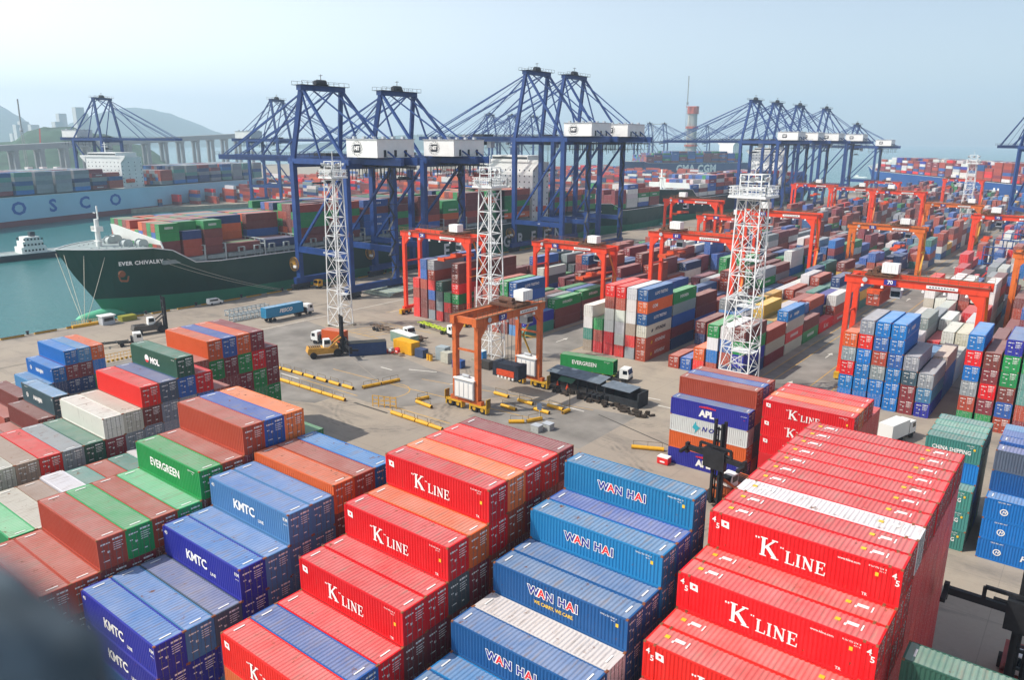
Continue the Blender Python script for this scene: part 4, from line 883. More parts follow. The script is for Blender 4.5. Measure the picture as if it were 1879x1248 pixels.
# ------------------------------------------------------------------ white lattice light towers
def tower(x, y, label, b=5.2, top=3.9, H=38.8, cage=4.2, rot=0):
    t = thing('light_tower', (x, y, 0), label, 'light tower', 'white lattice light towers', rot); m = WHITE2
    hw = lambda z: (b+(top-b)*z/H)/2
    for sx in (-1, 1):
        for sy in (-1, 1): MB().beam((sx*hw(0), sy*hw(0), 0), (sx*hw(H), sy*hw(H), H), .21).build('leg', m, t)
    n = 8; br = MB(); rg_ = MB()
    for i in range(n+1):
        z = .5+i*(H-1)/n; a = hw(z)
        for s in (-1, 1): rg_.beam((-a, s*a, z), (a, s*a, z), .16); rg_.beam((s*a, -a, z), (s*a, a, z), .16)
        if i < n:
            z2 = .5+(i+1)*(H-1)/n; c = hw(z2)
            for s in (-1, 1):
                br.beam((-a, s*a, z), (c, s*c, z2), .09); br.beam((a, s*a, z), (-c, s*c, z2), .09); br.beam((s*a, -a, z), (s*c, c, z2), .09); br.beam((s*a, a, z), (s*c, -c, z2), .09)
    rg_.build('ring_beam', m, t); br.build('cross_brace', m, t)
    for z in (8.5, 17.5, 26.5):
        a = hw(z); p = MB(); p.box(-a*.7, a*.9, -a*.2, a*1.0, z-.05, z+.05)
        for k in range(6): p.box(-a*.7+k*a*.32-.03, -a*.7+k*a*.32+.03, -a*.2-.03, -a*.2+.03, z, z+1.1)
        p.box(-a*.7, a*.9, -a*.2-.03, -a*.2+.03, z+1.05, z+1.12); p.build('rest_platform', m, t)
    ld = MB(); ld.box(-.3, -.24, .2, .26, 1, H+2); ld.box(.24, .3, .2, .26, 1, H+2)
    for i in range(60): ld.box(-.26, .26, .21, .25, 1+i*.64, 1.05+i*.64)
    for i in range(14): ld.box(-.5, .5, .2, .9, 3+i*2.6, 3.1+i*2.6)
    ld.build('ladder', m, t)
    P = top*.82; pf = MB(); pf.box(-P, P, -P, P, H-.1, H+.35); 
    for z in (.9, 1.4, 2.0):
        for s in (-1, 1): pf.box(-P, P, s*P-.05, s*P+.05, H+z-.05, H+z+.05); pf.box(s*P-.05, s*P+.05, -P, P, H+z-.05, H+z+.05)
    for i in range(9):
        q_ = -P+i*2*P/8
        for s in (-1, 1): pf.box(q_-.05, q_+.05, s*P-.05, s*P+.05, H+.3, H+2.); pf.box(s*P-.05, s*P+.05, q_-.05, q_+.05, H+.3, H+2.)
    pf.build('top_platform', m, t); cg = MB(); c = top*.46
    for sx in (-1, 1):
        for sy in (-1, 1): cg.box(sx*c-.1, sx*c+.1, sy*c-.1, sy*c+.1, H, H+cage)
    for z in (1.6, 2.8, cage-.1):
        for s in (-1, 1): cg.box(-c, c, s*c-.08, s*c+.08, H+z-.08, H+z+.08); cg.box(s*c-.08, s*c+.08, -c, c, H+z-.08, H+z+.08)
    cg.beam((0, 0, H+cage-1), (0, 0, H+cage+2.4), .1); cg.build('lamp_cage', m, t)
    LM = M('floodlight_housing', '#b9bcbd', .35, .3, .1, 2)
    for i in range(12):
        a = 2*math.pi*i/12+.2; r = 2.25 if i % 2 else 2.9; zz = H+1.3 if i % 2 == 0 else H+cage-.7; f_ = MB()
        f_.cyl((r*math.cos(a), r*math.sin(a), zz), ((r+.55)*math.cos(a), (r+.55)*math.sin(a), zz-.25), .22, .48, n=9); f_.build('floodlight', LM, t)
    ft = MB()
    for sx in (-1, 1):
        for sy in (-1, 1): ft.box(sx*b/2-.6, sx*b/2+.6, sy*b/2-.6, sy*b/2+.6, 0, .5)
    ft.build('footing', CONC, t); return t
tower(-158.2, 127.6, 'white lattice light tower behind the yellow forklift', b=4.6, top=3.2)
tower(-106.2, 127.6, 'white lattice light tower behind the rust orange crane', b=4.8, top=3.3, H=38.6)
tower(-53.2, 140.5, 'white lattice light tower right of centre, tallest in view', b=6.0, top=4.3, H=38.4)
tower(-58, 437, 'small distant white lattice light tower at right', b=5, top=3.4, H=38.8)

# ------------------------------------------------------------------ ships
def hull_mesh(L, B, deck, bands, rake, Ld, Lw, water=-2.8, stern=8.):
    """bow tip at y = 0 towards -y; deck(y) gives the height of the side; bands = [(z, material index)]"""
    zt = [water-1.2]+[z for z, _ in bands]+[None]; ys = [0, .6, 1.5, 3, 5, 8, 12, 16, 20, 25, 30, 38, 48, 60, 75, L*.35, L*.5, L*.65, L*.8, L-30, L-18, L-8, L]
    ys = sorted(set(ys)); V = []; F = []; MI = []; dmax = deck(0)
    def stem(z): t = max(0, min(1, (z-water)/(dmax-water))); return rake*(1-t)**1.15
    def hb(s, z, tot):
        t = max(0, min(1, (z-water)/(dmax-water))); Lb = Lw+(Ld-Lw)*t; s = max(0, s)
        v = B/2*(1-(1-min(1, s/Lb))**(1.7+.5*t)); e = (tot-s)
        if e < 30: v *= 1-(1-t)**2*.55*(1-e/30)
        return v
    rows = []
    for y in ys:
        zs = [zt[0]]; d = deck(y)
        for z in zt[1:-1]: zs.append(min(z, d))
        zs += [(zt[-2]+d)/2, d]
        rows.append([( (y*(L-stem(z))/L+stem(z)), z) for z in zs])
    m = len(rows[0])
    for sgn in (1, -1):
        k0 = len(V)
        for r in rows:
            for (yy, z) in r: V.append((sgn*hb(yy-stem(z), z, L-stem(z)), yy, z))
        for i in range(len(rows)-1):
            for j in range(m-1):
                q = (k0+i*m+j, k0+(i+1)*m+j, k0+(i+1)*m+j+1, k0+i*m+j+1); F.append(q if sgn > 0 else q[::-1])
                MI.append(0 if j == 0 else (bands[min(j-1, len(bands)-1)][1] if j < len(bands)+1 else bands[-1][1]))
    n = len(rows)*m; dk = 3 if False else len(set(b for _, b in bands))+1
    for i in range(len(rows)-1): F.append((i*m+m-1, (i+1)*m+m-1, n+(i+1)*m+m-1, n+i*m+m-1)); MI.append(dk)
    e = (len(rows)-1)*m
    for j in range(m-1): F.append((e+j, e+j+1, n+e+j+1, n+e+j)); MI.append(bands[-1][1])
    return V, F, MI
def ship(name, loc, rz, label, L, B, fore, main, foreL, cols, rake=11, Ld=26, Lw=52, band=2.2, water=-2.8):
    def deck(y):
        if y < foreL: return fore-.06*y*(fore-main)/foreL
        if y < foreL+9: t = (y-foreL)/9; t = t*t*(3-2*t); return (fore-.06*foreL*(fore-main)/foreL)*(1-t)+main*t
        return main
    V, F, MI = hull_mesh(L, B, deck, [(band, 1)], rake, Ld, Lw, water)
    me = bpy.data.meshes.new('hull'); me.from_pydata(V, [], F)
    for c in cols: me.materials.append(c)
    me.polygons.foreach_set('material_index', MI); me.update()
    t = thing(name, loc, label, 'ship', 'ships at the quays', rz); link('hull', me, t); t['deck'] = main
    rim = MB(); ys = [i*3. for i in range(int(L/3)+1)]
    n = 23; m = 4
    for sgn in (0, 1):
        pts = [V[sgn*(len(V)//2)+i*m+m-1] for i in range(len(V)//2//m)]
        for a, b in zip(pts, pts[1:]): rim.beam((a[0], a[1], a[2]+.12), (b[0], b[1], b[2]+.12), .3, .28)
    rim.build('gunwale', WHITE2, t)
    return t, deck
SDECK = M('ship_deck_grey', '#8f9a98', .7, 0, .2, .4, .2); HGREEN = M('hull_dark_green', '#0c3d32', .45, 0, .15, .08); BGREEN = M('boot_top_green', '#27805c', .5, 0, .12, .1); ROPE = M('mooring_rope', '#b9b4a2', .8)
LASH = M('lashing_bridge_grey', '#aeb6b4', .6, 0, .15, 1); SW = M('ship_white', '#e3e3de', .5, 0, .06, .2)
SX = -216-16.1
s1, dk1 = ship('container_ship', (SX, 88.2, 0), 0, 'dark green container ship at the quay with a white bow mast', 266, 32.2, 17.8, 11.6, 22.5, [BGREEN, HGREEN, SDECK], rake=12)
bulb = MB(); prev = None
for i in range(9):
    a = i/8; yy = 2.+a*16; r_ = 2.6*math.sqrt(max(0, 1-(1-a)**2.2))+.05
    if prev: bulb.cyl((0, prev[0], -3.3), (0, yy, -3.3), prev[1], r_, n=16, caps=False)
    prev = (yy, r_)
bulb = bulb.build('bulbous_bow', M('bulb_green', '#5fb890', .5, 0, .1, .4), s1)
for i in range(2): pass
nm = letters('EVER CHIVALRY', s1, (0, 0, 0), '+x', 1.5, WHITE, .04, 0, 1.12); nm.rotation_euler = (R(84), 0, R(71)); nm.location = (13.0, 17.4, 13.4)
for i, ch in enumerate('EVERGREEN'):
    o = letters(ch, s1, (16.25, 108+i*11.2*.9+35, 3.6), '+x', 7.6, WHITE, .03, 0, 1, .95)
# forecastle gear
wb = MB(); wb.prism([(-14.5, 23.4, 17), (14.8, 23.4, 17), (14.2, 23.0, 19.2), (-12, 22.4, 22.3), (-14.5, 22.4, 22.3)], (0, .35, 0)); wb = wb.build('wind_break', SW, s1)
holes = MB()
for i in range(20):
    for j in range(4):
        x_ = -13+i*1.38; zt_ = 22-(i/19)*3
        z_ = 17.7+j*1.1
        if z_ < zt_-.3: holes.box(x_-.14, x_+.14, 22.25+(22-z_)*.18*0+.1, 23.3, z_-.12, z_+.12)
holes.build('drain_hole', CRD, wb) if 0 else None
mt = MB(); mt.cyl((0, 12, 16.5), (0, 12, 25.5), .85, .6, n=10); mt.box(-1.7, 1.7, 11, 13, 22., 22.25); mt.box(-1.3, 1.3, 11.2, 12.8, 19, 19.2); mt.beam((0, 12.6, 25.4), (0, 12.6, 29.2), .35)
for z in (22.8, 23.3): mt.box(-1.7, 1.7, 10.98, 11.04, z, z+.06); mt.box(-1.7, 1.7, 12.96, 13.02, z, z+.06)
for xx in (-1.7, 1.7): mt.box(xx-.04, xx+.04, 11, 13, 22.25, 23.4)
mt.box(-1.2, .2, 11.9, 12.1, 27.2, 27.35); mt.build('mast', SW, s1)
gear = MB()
for (x_, y_) in ((-5, 17.5), (5, 17.5), (-8, 20.5), (8, 20.5)): gear.cyl((x_-1.3, y_, 18.2), (x_+1.3, y_, 18.2), 1.15, n=12); gear.box(x_-1.8, x_+1.8, y_-1, y_+1, 16.9, 17.5); gear.cyl((x_-1.4, y_, 18.2), (x_-1.25, y_, 18.2), 1.5, n=12); gear.cyl((x_+1.25, y_, 18.2), (x_+1.4, y_, 18.2), 1.5, n=12)
for i in range(8):
    for s_ in (-1, 1): gear.cyl((s_*(4+i*.9), 8+i*1.7, 17), (s_*(4+i*.9), 8+i*1.7, 17.9), .25, n=8)
gear.build('winch', LASH, s1)
an = MB(); an.cyl((11.3, 12.2, 10.8), (12.3, 12.0, 10.6), .9, n=10); an.beam((12.4, 11.4, 8.8), (12.9, 13., 8.6), .5, .5); an.beam((12.4, 11.3, 8.8), (12.1, 11.0, 10.4), .35); an.beam((12.9, 13., 8.6), (12.9, 13.4, 10.0), .35)
an.build('anchor', RUSTY, s1)
# hatch covers, lashing bridges, rails along the open part
hcv = MB(); lb_ = MB()
bays = []; y_ = 23.2
for i in range(3): bays.append((y_, 6.06)); y_ += 7.0
while y_ < 176: bays.append((y_, 12.19)); y_ += 14.2
for i, (by, bl) in enumerate(bays):
    hcv.box(-15.2, 15.2, by-.2, by+bl+.2, 12.3, 13.5)
    if i > 1:
        yy = by-1.0
        for j in range(12): x_ = -15.2+j*30.4/11; lb_.box(x_-.18, x_+.18, yy-.2, yy+.2, 11.6, 16.8)
        for z in (13.6, 15.2, 16.7): lb_.box(-15.3, 15.3, yy-.35, yy+.35, z-.08, z+.08)
hcv.build('hatch_cover', SDECK, s1); lb_.build('lashing_bridge', LASH, s1)
dr = MB()
for i in range(90):
    yy = 34+i*2; dr.box(15.6, 15.68, yy-.03, yy+.03, 11.6, 12.7); dr.box(-15.68, -15.6, yy-.03, yy+.03, 11.6, 12.7)
dr.box(15.6, 15.68, 34, 214, 12.62, 12.7); dr.box(-15.68, -15.6, 34, 214, 12.62, 12.7)
for i in range(12): yy = 48+i*5.6; dr.box(14.4, 15.2, yy-.1, yy+.1, 11.6, 15.); dr.box(14.4, 15.2, yy+2-.1, yy+2.1, 11.6, 15.); dr.box(14.4, 15.2, yy, yy+2, 14.9, 15.05)
dr.build('deck_railing', LASH, s1)
def deckhouse(parent, y0, y1, w0, z0, z1, name='superstructure', funnel='#c9cfd0'):
    s = MB(); s.box(-w0, w0, y0, y1, z0, z1-3.); s.box(-w0*.8, w0*.8, y0-.5, y1-1, z1-3., z1); s.box(-w0*1.28, w0*1.28, y0-.4, y0+3, z1-3.2, z1-2.)
    s.prism([(w0, y0-.3, z1-3.2), (w0*1.28, y0-.3, z1-3.2), (w0, y0-.3, z1-7)], (0, 1.5, 0)); s.prism([(-w0, y0-.3, z1-3.2), (-w0*1.28, y0-.3, z1-3.2), (-w0, y0-.3, z1-7)], (0, 1.5, 0))
    s = s.build(name, SW, parent); wn = MB(); lv = int((z1-3-z0)/2.7)
    for k in range(lv):
        z = z0+1.1+k*2.7
        for i in range(9): x_ = -w0*.85+i*w0*1.7/8; wn.box(x_-.3, x_+.3, y0-.03, y0-.01, z, z+.7)
        for i in range(4): yy = y0+1.2+i*(y1-y0-2.4)/3; wn.box(w0+.01, w0+.03, yy-.3, yy+.3, z, z+.7)
    wn.box(-w0*.78, w0*.78, y0-.56, y0-.52, z1-1.7, z1-.7); wn.build('window', GLASS, s)
    ms = MB(); ms.beam((0, y0+3, z1), (0, y0+3, z1+7), .5); ms.beam((-2.5, y0+3, z1+4), (2.5, y0+3, z1+4), .25); ms.box(-1.5, 1.5, y0+2.6, y0+3.2, z1+5.4, z1+5.7); ms.build('radar_mast', SW, s)
    fn = MB(); fn.box(-3.4, 3.4, y1+1, y1+7, z0, z1-2.5); fn.build('funnel', M('funnel_'+funnel[1:], funnel, .5), s); pf = MB()
    for i in range(4): pf.cyl((-2+i*1.3, y1+3+(i % 2), z1-2.5), (-2+i*1.3, y1+3+(i % 2), z1-.6), .35, n=8)
    pf.build('exhaust_pipe', CRD, s); lfb = MB(); lfb.cyl((w0+.8, y0+3, z0+5), (w0+.8, y0+9.5, z0+5), 1.3, n=10); lfb.build('lifeboat', M('lifeboat_orange', '#d8541e', .5), s)
    return s
deckhouse(s1, 206, 219, 13.5, 11.6, 41.5)
rgs = random.Random(11); SB = []
def deckload(bays, hwx, zb, hfun, mix, rg, minx=0):
    out = []; nc = int(hwx*2/2.5)
    for bi, (by, bl) in enumerate(bays):
        base = hfun(bi)
        if base <= 0: continue
        run = rg.choice(mix)
        for ci in range(nc):
            n = base if ci > 1 and ci < nc-2 else base
            if rg.random() < .18: n -= 1
            if ci < nc-1 and rg.random() < .4: run = rg.choice(mix)
            for k in range(max(0, n)):
                pass
                c = run if rg.random() < .35 else rg.choice(mix)
                out.append((-hwx+ci*2.5, by, zb+k*2.6, 2.44, bl, 2.6, jitter(lin(PAL[c]), rg, .14), 'B', rg.random() < .4 and c in 'gobm'))
    return out
S1H = [4, 4, 4, 4, 4, 5, 5, 5, 5, 5, 4, 5, 5, 5, 5, 5, 5]
SB = deckload(bays, 15.9, 13.6, lambda i: S1H[min(i, len(S1H)-1)], 'gggnnnsbodgns', rgs)
SB = [b for b in SB if not (42 < b[1] < 70 and b[0] > 4 and b[2] > 16)]
aft = [(222+i*13.6, 12.19) for i in range(3)]
SB += deckload([(178+i*13, 12.19) for i in range(2)], 15.9, 13.6, lambda i: 5, 'nnnsmggod', rgs)+deckload(aft, 15.9, 13.6, lambda i: 4, 'nnnsmggod', rgs)
tag(mass_object('ship_containers', SB, None, None, (SX, 88.2, 0)), 'green, brown and blue containers loaded on the dark green ship', 'containers', 'containers on the ships', 'stuff')
# mooring lines
ml = []
for (a, b) in (((SX+2, 89.5, 16.3), (QX+.5, 84.8, .3)), ((SX+5, 93.5, 16.), (QX+.5, 84.8, .3)), ((SX+8, 98, 15.8), (QX+.5, 85.2, .3)), ((SX-1, 88.6, 16.6), (QX+.5, 84.5, .3)), ((SX+13.2, 107, 15.2), (QX+.6, 146, .3)), ((SX+14.2, 110, 15.2), (QX+.6, 147.5, .3))):
    mb = MB(); A = Vector(a); B_ = Vector(b); prev = A
    for i in range(1, 9):
        t = i/8; p = A.lerp(B_, t); p.z -= 1.2*4*t*(1-t)*(1 if a[1] > 100 else .25); mb.cyl(prev, p, .07, n=5, caps=False); prev = p
    o = mb.build('mooring_line', ROPE); ml.append(o)
for o, lb in zip(ml, ('pale mooring line from the bow tip down to the quay', 'second bow mooring line from left, reaching the quay corner', 'bow mooring line hanging from the rear fairlead', 'outermost bow mooring line beside the stem', 'long mooring line running aft along the green hull', 'upper one of the two long mooring lines along the hull')): tag(o, lb, 'mooring line', 'mooring lines of the green ship')

# second and third green ships further along the quay
s2, dk2 = ship('container_ship', (SX+2, 356, 0), 0, 'smaller green container ship moored astern of the nearest one', 78, 26, 15, 10.5, 12, [BGREEN, M('hull_mid_green', '#12453a', .5), SDECK], rake=8, Ld=20, Lw=36)
s3, dk3 = ship('container_ship', (SX, 438, 0), 0, 'dark green ship with white bow wall behind the far cranes', 270, 32.2, 19, 12.5, 24, [BGREEN, M('hull_deep_green', '#0c302b', .5), SDECK], rake=12)
b3 = MB(); b3.prism([(-14.5, 24, 19), (14.8, 24, 19), (14.2, 23.6, 22.5), (-14.5, 23.6, 22.5)], (0, .4, 0)); b3.build('wind_break', SW, s3); b4 = MB(); b4.beam((0, 13, 18), (0, 13, 31), .9); b4.beam((-2.5, 13, 18), (0, 13, 27), .5); b4.beam((2.5, 13, 18), (0, 13, 27), .5); b4.box(-2, 2, 12, 14, 26, 26.4); b4.build('mast', SW, s3)
deckhouse(s3, 196, 209, 13.5, 12.5, 44)
bb2 = [(14+i*13.4, 12.19) for i in range(4)]; tag(mass_object('ship_containers', deckload(bb2, 13, 11.5, lambda i: (4, 5, 5, 4)[i], 'nnnsmbwgs', rgs), None, None, (SX+2, 356, 0)), 'brown and blue containers on the smaller green ship', 'containers', 'containers on the ships', 'stuff')
bb3 = [(27+i*13.6, 12.19) for i in range(12)]+[(222+i*13.4, 12.19) for i in range(3)]; tag(mass_object('ship_containers', deckload(bb3, 15.9, 13.4, lambda i: (3, 4, 5, 5, 4, 5, 5, 4, 5, 5, 5, 5, 4, 4, 4)[i], 'nnsmbwwgdbR', rgs), None, None, (SX, 438, 0)), 'mixed containers on the ship behind the far cranes', 'containers', 'containers on the ships', 'stuff')

# pale blue ship across the basin
CB = M('hull_pale_blue', '#a6cadc', .5, 0, .08, .05); CRD2 = M('antifouling_dull_red', '#7c3b3c', .6, 0, .15, .05)
d4 = Vector((-.372, .928)); rz4 = math.atan2(-d4.x, d4.y); px4 = Vector((d4.y, -d4.x)); o4 = Vector((-505, 164))-d4*80-px4*20.5
s4, _ = ship('container_ship', (o4.x, o4.y, 0), rz4, 'pale blue container ship across the basin at far left', 350, 41, 17.5, 14.2, 24, [CRD2, CB, SDECK], rake=9, Ld=22, Lw=40, band=.6)
LB = M('blue_print', '#1f5fae', .5)
for s_, u_ in (('C', -9.), ('O', 14.7), ('S', 38.6), ('C', 63.2), ('O', 89.4)): letters(s_, s4, (20.6, 80+u_, 7.2), '+x', 10.5, LB, .03, 0, 1, 1.2)
deckhouse(s4, 184, 204, 15, 14.2, 38.5, funnel='#cfd4d6')
b5 = [(24+i*14.3, 12.19) for i in range(11)]+[(216+i*14.3, 12.19) for i in range(9)]
ld5 = deckload(b5, 20.3, 15.2, lambda i: 5 if i not in (10, 11) else 4, 'yyTyysmTydUyh', random.Random(31))
o5 = mass_object('ship_containers', ld5, None, None, tuple(s4.location)); o5.rotation_euler = s4.rotation_euler; tag(o5, 'grey, teal and brown containers on the pale blue ship', 'containers', 'containers on the ships', 'stuff')

# dark blue ship far down the channel, and the blue ship closing the yard
NB = M('hull_navy', '#1c3b6a', .5, 0, .08, .05); HB = M('hull_blue', '#1f4f8c', .5, 0, .08, .05)
d6 = Vector((92.7, 166.1)).normalized(); s6, _ = ship('container_ship', (-548-11, 958+6, 0), math.atan2(-d6.x, d6.y), 'hazy navy container ship far down the channel', 215, 38, 21, 18.5, 24, [CRD2, NB, SDECK], rake=10, Ld=24, Lw=44, band=0.4)
letters('CMA CGM', s6, (19.1, 113, 10.4), '+x', 14, WHITE, .05, 0, 1.1)
b6 = [(28+i*14, 12.19) for i in range(12)]; o6 = mass_object('ship_containers', deckload(b6, 18.8, 19.5, lambda i: (4, 5, 5, 6, 6, 6, 5, 6, 6, 6, 5, 5)[i], 'nnsmbgdbdU', rgs), None, None, tuple(s6.location)); o6.rotation_euler = s6.rotation_euler; tag(o6, 'hazy blue and brown containers on the navy ship', 'containers', 'containers on the ships', 'stuff')
deckhouse(s6, 178, 190, 16, 18.5, 50)
d7 = Vector((147, -216)).normalized(); s7, _ = ship('container_ship', (-236, 1022, 0), math.atan2(-d7.x, d7.y), 'blue container ship moored beyond the end of the yard', 430, 40, 22, 16.5, 26, [CRD2, HB, SDECK], rake=12, Ld=26, Lw=46, band=0.2)
for i, ch in enumerate('HYUNDAI'): letters(ch, s7, (20.15, 252+i*26.5, 6.8), '+x', 12.5, WHITE, .06, 0, 1)
b7 = [(40+i*14, 12.19) for i in range(26)]; o7 = mass_object('ship_containers', deckload(b7, 19.8, 17.3, lambda i: (3, 5, 5, 6, 6, 5, 6, 5, 6, 5, 6, 5, 6, 6, 5, 6, 6, 5, 6, 6)[i % 20], 'sRswwmbCUnsm', rgs), None, None, tuple(s7.location)); o7.rotation_euler = s7.rotation_euler; tag(o7, 'red, white and blue containers on the blue ship', 'containers', 'containers on the ships', 'stuff')

# small barge at far left and specks on the sea
DH = M('barge_dark_hull', '#26323a', .6)
p_ = at(60, 478, 0) if 0 else None
bg_, _ = ship('barge', (-370, 93, 0), 0, 'small dark barge with white stern house at left edge', 46, 11, .8, -.2, 6, [DH, DH, SDECK], rake=3, Ld=8, Lw=10, band=-2.0)
h_ = MB(); h_.box(-3.8, 3.8, 33, 43, -.2, 2.4); h_.box(-3.4, 3.4, 34, 42, 2.4, 4.8); h_.box(-3, 3, 35, 41, 4.8, 6.6); h_ = h_.build('deckhouse', SW, bg_); wn = MB()
for z in (.6, 3., 5.3):
    for i in range(6): wn.box(-3.84, -3.8, 34.2+i*1.4, 34.9+i*1.4, z, z+.8); wn.box(3.8, 3.84, 34.2+i*1.4, 34.9+i*1.4, z, z+.8)
wn.build('window', GLASS, h_); MB().box(-1.2, 1.2, 38, 40, 6.6, 8.6).build('funnel', DH, bg_)
for i, (u, v, d, l) in enumerate(((1788, 286, 2600, 'tiny distant vessel on the sea, right of the small tower'), (1800, 293, 1900, 'tiny dark vessel on the sea near the right edge'), (1585, 310, 1300, 'small pale vessel left of the distant red yard cranes'), (1752, 290, 2300, 'tiny pale vessel left of the small white tower'))):
    x, y, z = at(u, 275, d); b = thing('vessel', (x, y, -2.8), l, 'vessel', 'distant vessels on the sea', .8+i)
    hb_ = MB(); k = d/60; hb_.prism([(-k*.5, 0, 0), (-k*.4, -k*.08, 0), (k*.45, -k*.08, 0), (k*.55, 0, 0), (k*.45, k*.08, 0), (-k*.4, k*.08, 0)], (0, 0, k*.05)); hb_.build('hull', DH if i in (0, 1) else SW, b); MB().box(k*.2, k*.38, -k*.05, k*.05, k*.05, k*.15).build('deckhouse', SW, b)

# ------------------------------------------------------------------ far bank: viaduct, bridge pylon, tower cranes, yard equipment
VC = M('viaduct_concrete', '#8a8f90', .85, 0, .1, .05); PC = M('pylon_concrete', '#a6a49c', .85, 0, .1, .05); PR = M('pylon_orange_form', '#b8553c', .7)
va = thing('viaduct', (*at(-60, 262, 1150)[:2], 0), 'long grey viaduct on tall piers in front of the wooded hill', 'viaduct'); vb = Vector(at(470, 262, 1600)); va0 = Vector(at(-60, 262, 1150))
dv = Vector((vb.x-va0.x, vb.y-va0.y, 0)); Lv = dv.length; va.rotation_euler = (0, 0, math.atan2(dv.y, dv.x)); z0v, z1v = 30, 52
dk = MB(); dk.prism([(0, -7, z0v), (Lv, -7, z1v), (Lv, -7, z1v+8), (0, -7, z0v+7)], (0, 14, 0)); dk.build('deck', VC, va)
npi = 15
for i in range(npi):
    x = (i+.5)*Lv/npi; z = z0v+(z1v-z0v)*x/Lv; pb = MB(); pb.box(x-3.4, x+3.4, -5.6, -3.2, -4, z-.05); pb.box(x-3.4, x+3.4, 3.2, 5.6, -4, z-.05); pb.box(x-3, x+3, -7, 7, z-3, z-.1); pb.build('pier', VC, va)
x, y, _ = at(1268, 262, 1500); t = thing('bridge_pylon', (x, y, 0), 'hazy concrete bridge pylon under construction with orange top', 'pylon'); mb = MB(); mb.cyl((0, 0, -4), (0, 0, 104), 10.5, 8.2, n=16); mb.build('shaft', PC, t)
mb = MB(); mb.cyl((0, 0, 98), (0, 0, 110), 10.5, n=12); mb.build('formwork', PR, t); mb = MB(); mb.cyl((0, 0, 72), (0, 0, 76), 11.5, n=12); mb.cyl((0, 0, 40), (0, 0, 43), 12, n=12); mb.box(-12, 9, -6, 6, 110, 111.5); mb.build('climbing_platform', PR, t)
def tower_crane(u, d, h, jl, ja, label, jz=None, red=False):
    x, y, _ = at(u, 262, d); m = M('tower_crane_steel', '#8c8a86', .6) if not red else M('tower_crane_red', '#b0463a', .6); t = thing('tower_crane', (x, y, 0), label, 'tower crane', None, ja)
    mb = MB(); w_ = 1.2
    for sx in (-1, 1):
        for sy in (-1, 1): mb.box(sx*w_-.2, sx*w_+.2, sy*w_-.2, sy*w_+.2, -3, h)
    for i in range(int(h/4)): mb.beam((-w_, -w_, i*4), (w_, -w_, i*4+4), .2); mb.beam((-w_, w_, i*4), (w_, w_, i*4+4), .2)
    mb.build('mast', m, t); j = MB(); j.beam((0, 0, h), (jl, 0, h+(jz or 0)), 1.6, 1.2); j.beam((0, 0, h), (-jl*.3, 0, h), 1.8, 1.2); j.box(-jl*.3-2, -jl*.3+1, -1.5, 1.5, h-4, h); j.build('jib', m, t); MB().box(-1.8, 1.8, -1.8, 1.8, h-2, h+1).build('cab', HOUSEG, t)
tower_crane(1257, 1490, 118, 3, R(120), 'tall thin tower crane beside the concrete pylon', jz=46)
tower_crane(1197, 1700, 84, 22, R(20), 'small hazy tower crane left of the concrete pylon')
tower_crane(43, 1300, 60, 2, 0, 'thin mobile crane boom standing before the wooded hill', jz=40)
tower_crane(70, 1250, 12, 26, R(150), 'leaning red crane jib before the wooded hill', jz=48, red=True)
SC2 = []; rgo = random.Random(3)
for i in range(34):
    p0 = at(20+i*27, 262, 640+i*3); 
    for k in range(rgo.choice((2, 3, 3))):
        for n_ in range(3): SC2.append((p0[0]+k*2.6, p0[1]+n_*3, k*0+2.6*(n_ % 3), 12.2, 2.44, 2.6, jitter(lin(PAL[rgo.choice('RRosrnswb')]), rgo, .1), 'A', False))
far_q = MB(); a = Vector(at(-40, 262, 585)); b = Vector(at(900, 262, 760)); c = Vector(at(980, 262, 2000)); d = Vector(at(-60, 262, 1500)); far_q.prism([(p.x, p.y, -4) for p in (a, b, c, d)], (0, 0, 4)); struct('far_quay', far_q, CONC)
SC2 = []
dfa = (b-a).normalized(); nfa = Vector((-dfa.y, dfa.x, 0))
for i in range(58):
    for r_ in range(16):
        p0 = a+dfa*(6+i*14+r_*2)+nfa*(24+r_*11+(r_//4)*16)
        if rgo.random() < .08: continue
        for k in range(rgo.choice((2, 3, 4, 4, 5))): SC2.append((p0.x, p0.y, 2.6*k, 12.2, 2.44, 2.6, jitter(lin(PAL[rgo.choice('sosnsrnswybd')]), rgo, .1), 'A', False))
tag(mass_object('far_stacked_containers', SC2), 'hazy orange and red containers stacked on the opposite quay', 'containers', None, 'stuff')
for i, u in enumerate((35, 62, 88)):
    p0 = at(u, 262, 700); t = thing('straddle_crane', (p0[0], p0[1], 0), ['pale red yard crane across the basin at far left', 'middle pale red yard crane across the basin at far left', 'third pale red yard crane across the basin at far left'][i], 'gantry crane', 'yard cranes on the opposite quay', R(20))
    PRM = M('pale_crane_red', '#c4482c', .6); m_ = MB()
    for sx in (-11, 11):
        for sy in (-3, 3): m_.box(sx-.5, sx+.5, sy-.5, sy+.5, 0, 22)
    m_.build('leg', PRM, t); m_ = MB(); m_.box(-12, 12, -3.5, -2.5, 22, 24); m_.box(-12, 12, 2.5, 3.5, 22, 24); m_.build('girder', PRM, t); MB().box(4, 7.5, -2, 2, 24, 26.6).build('machine_house', HOUSE, t)
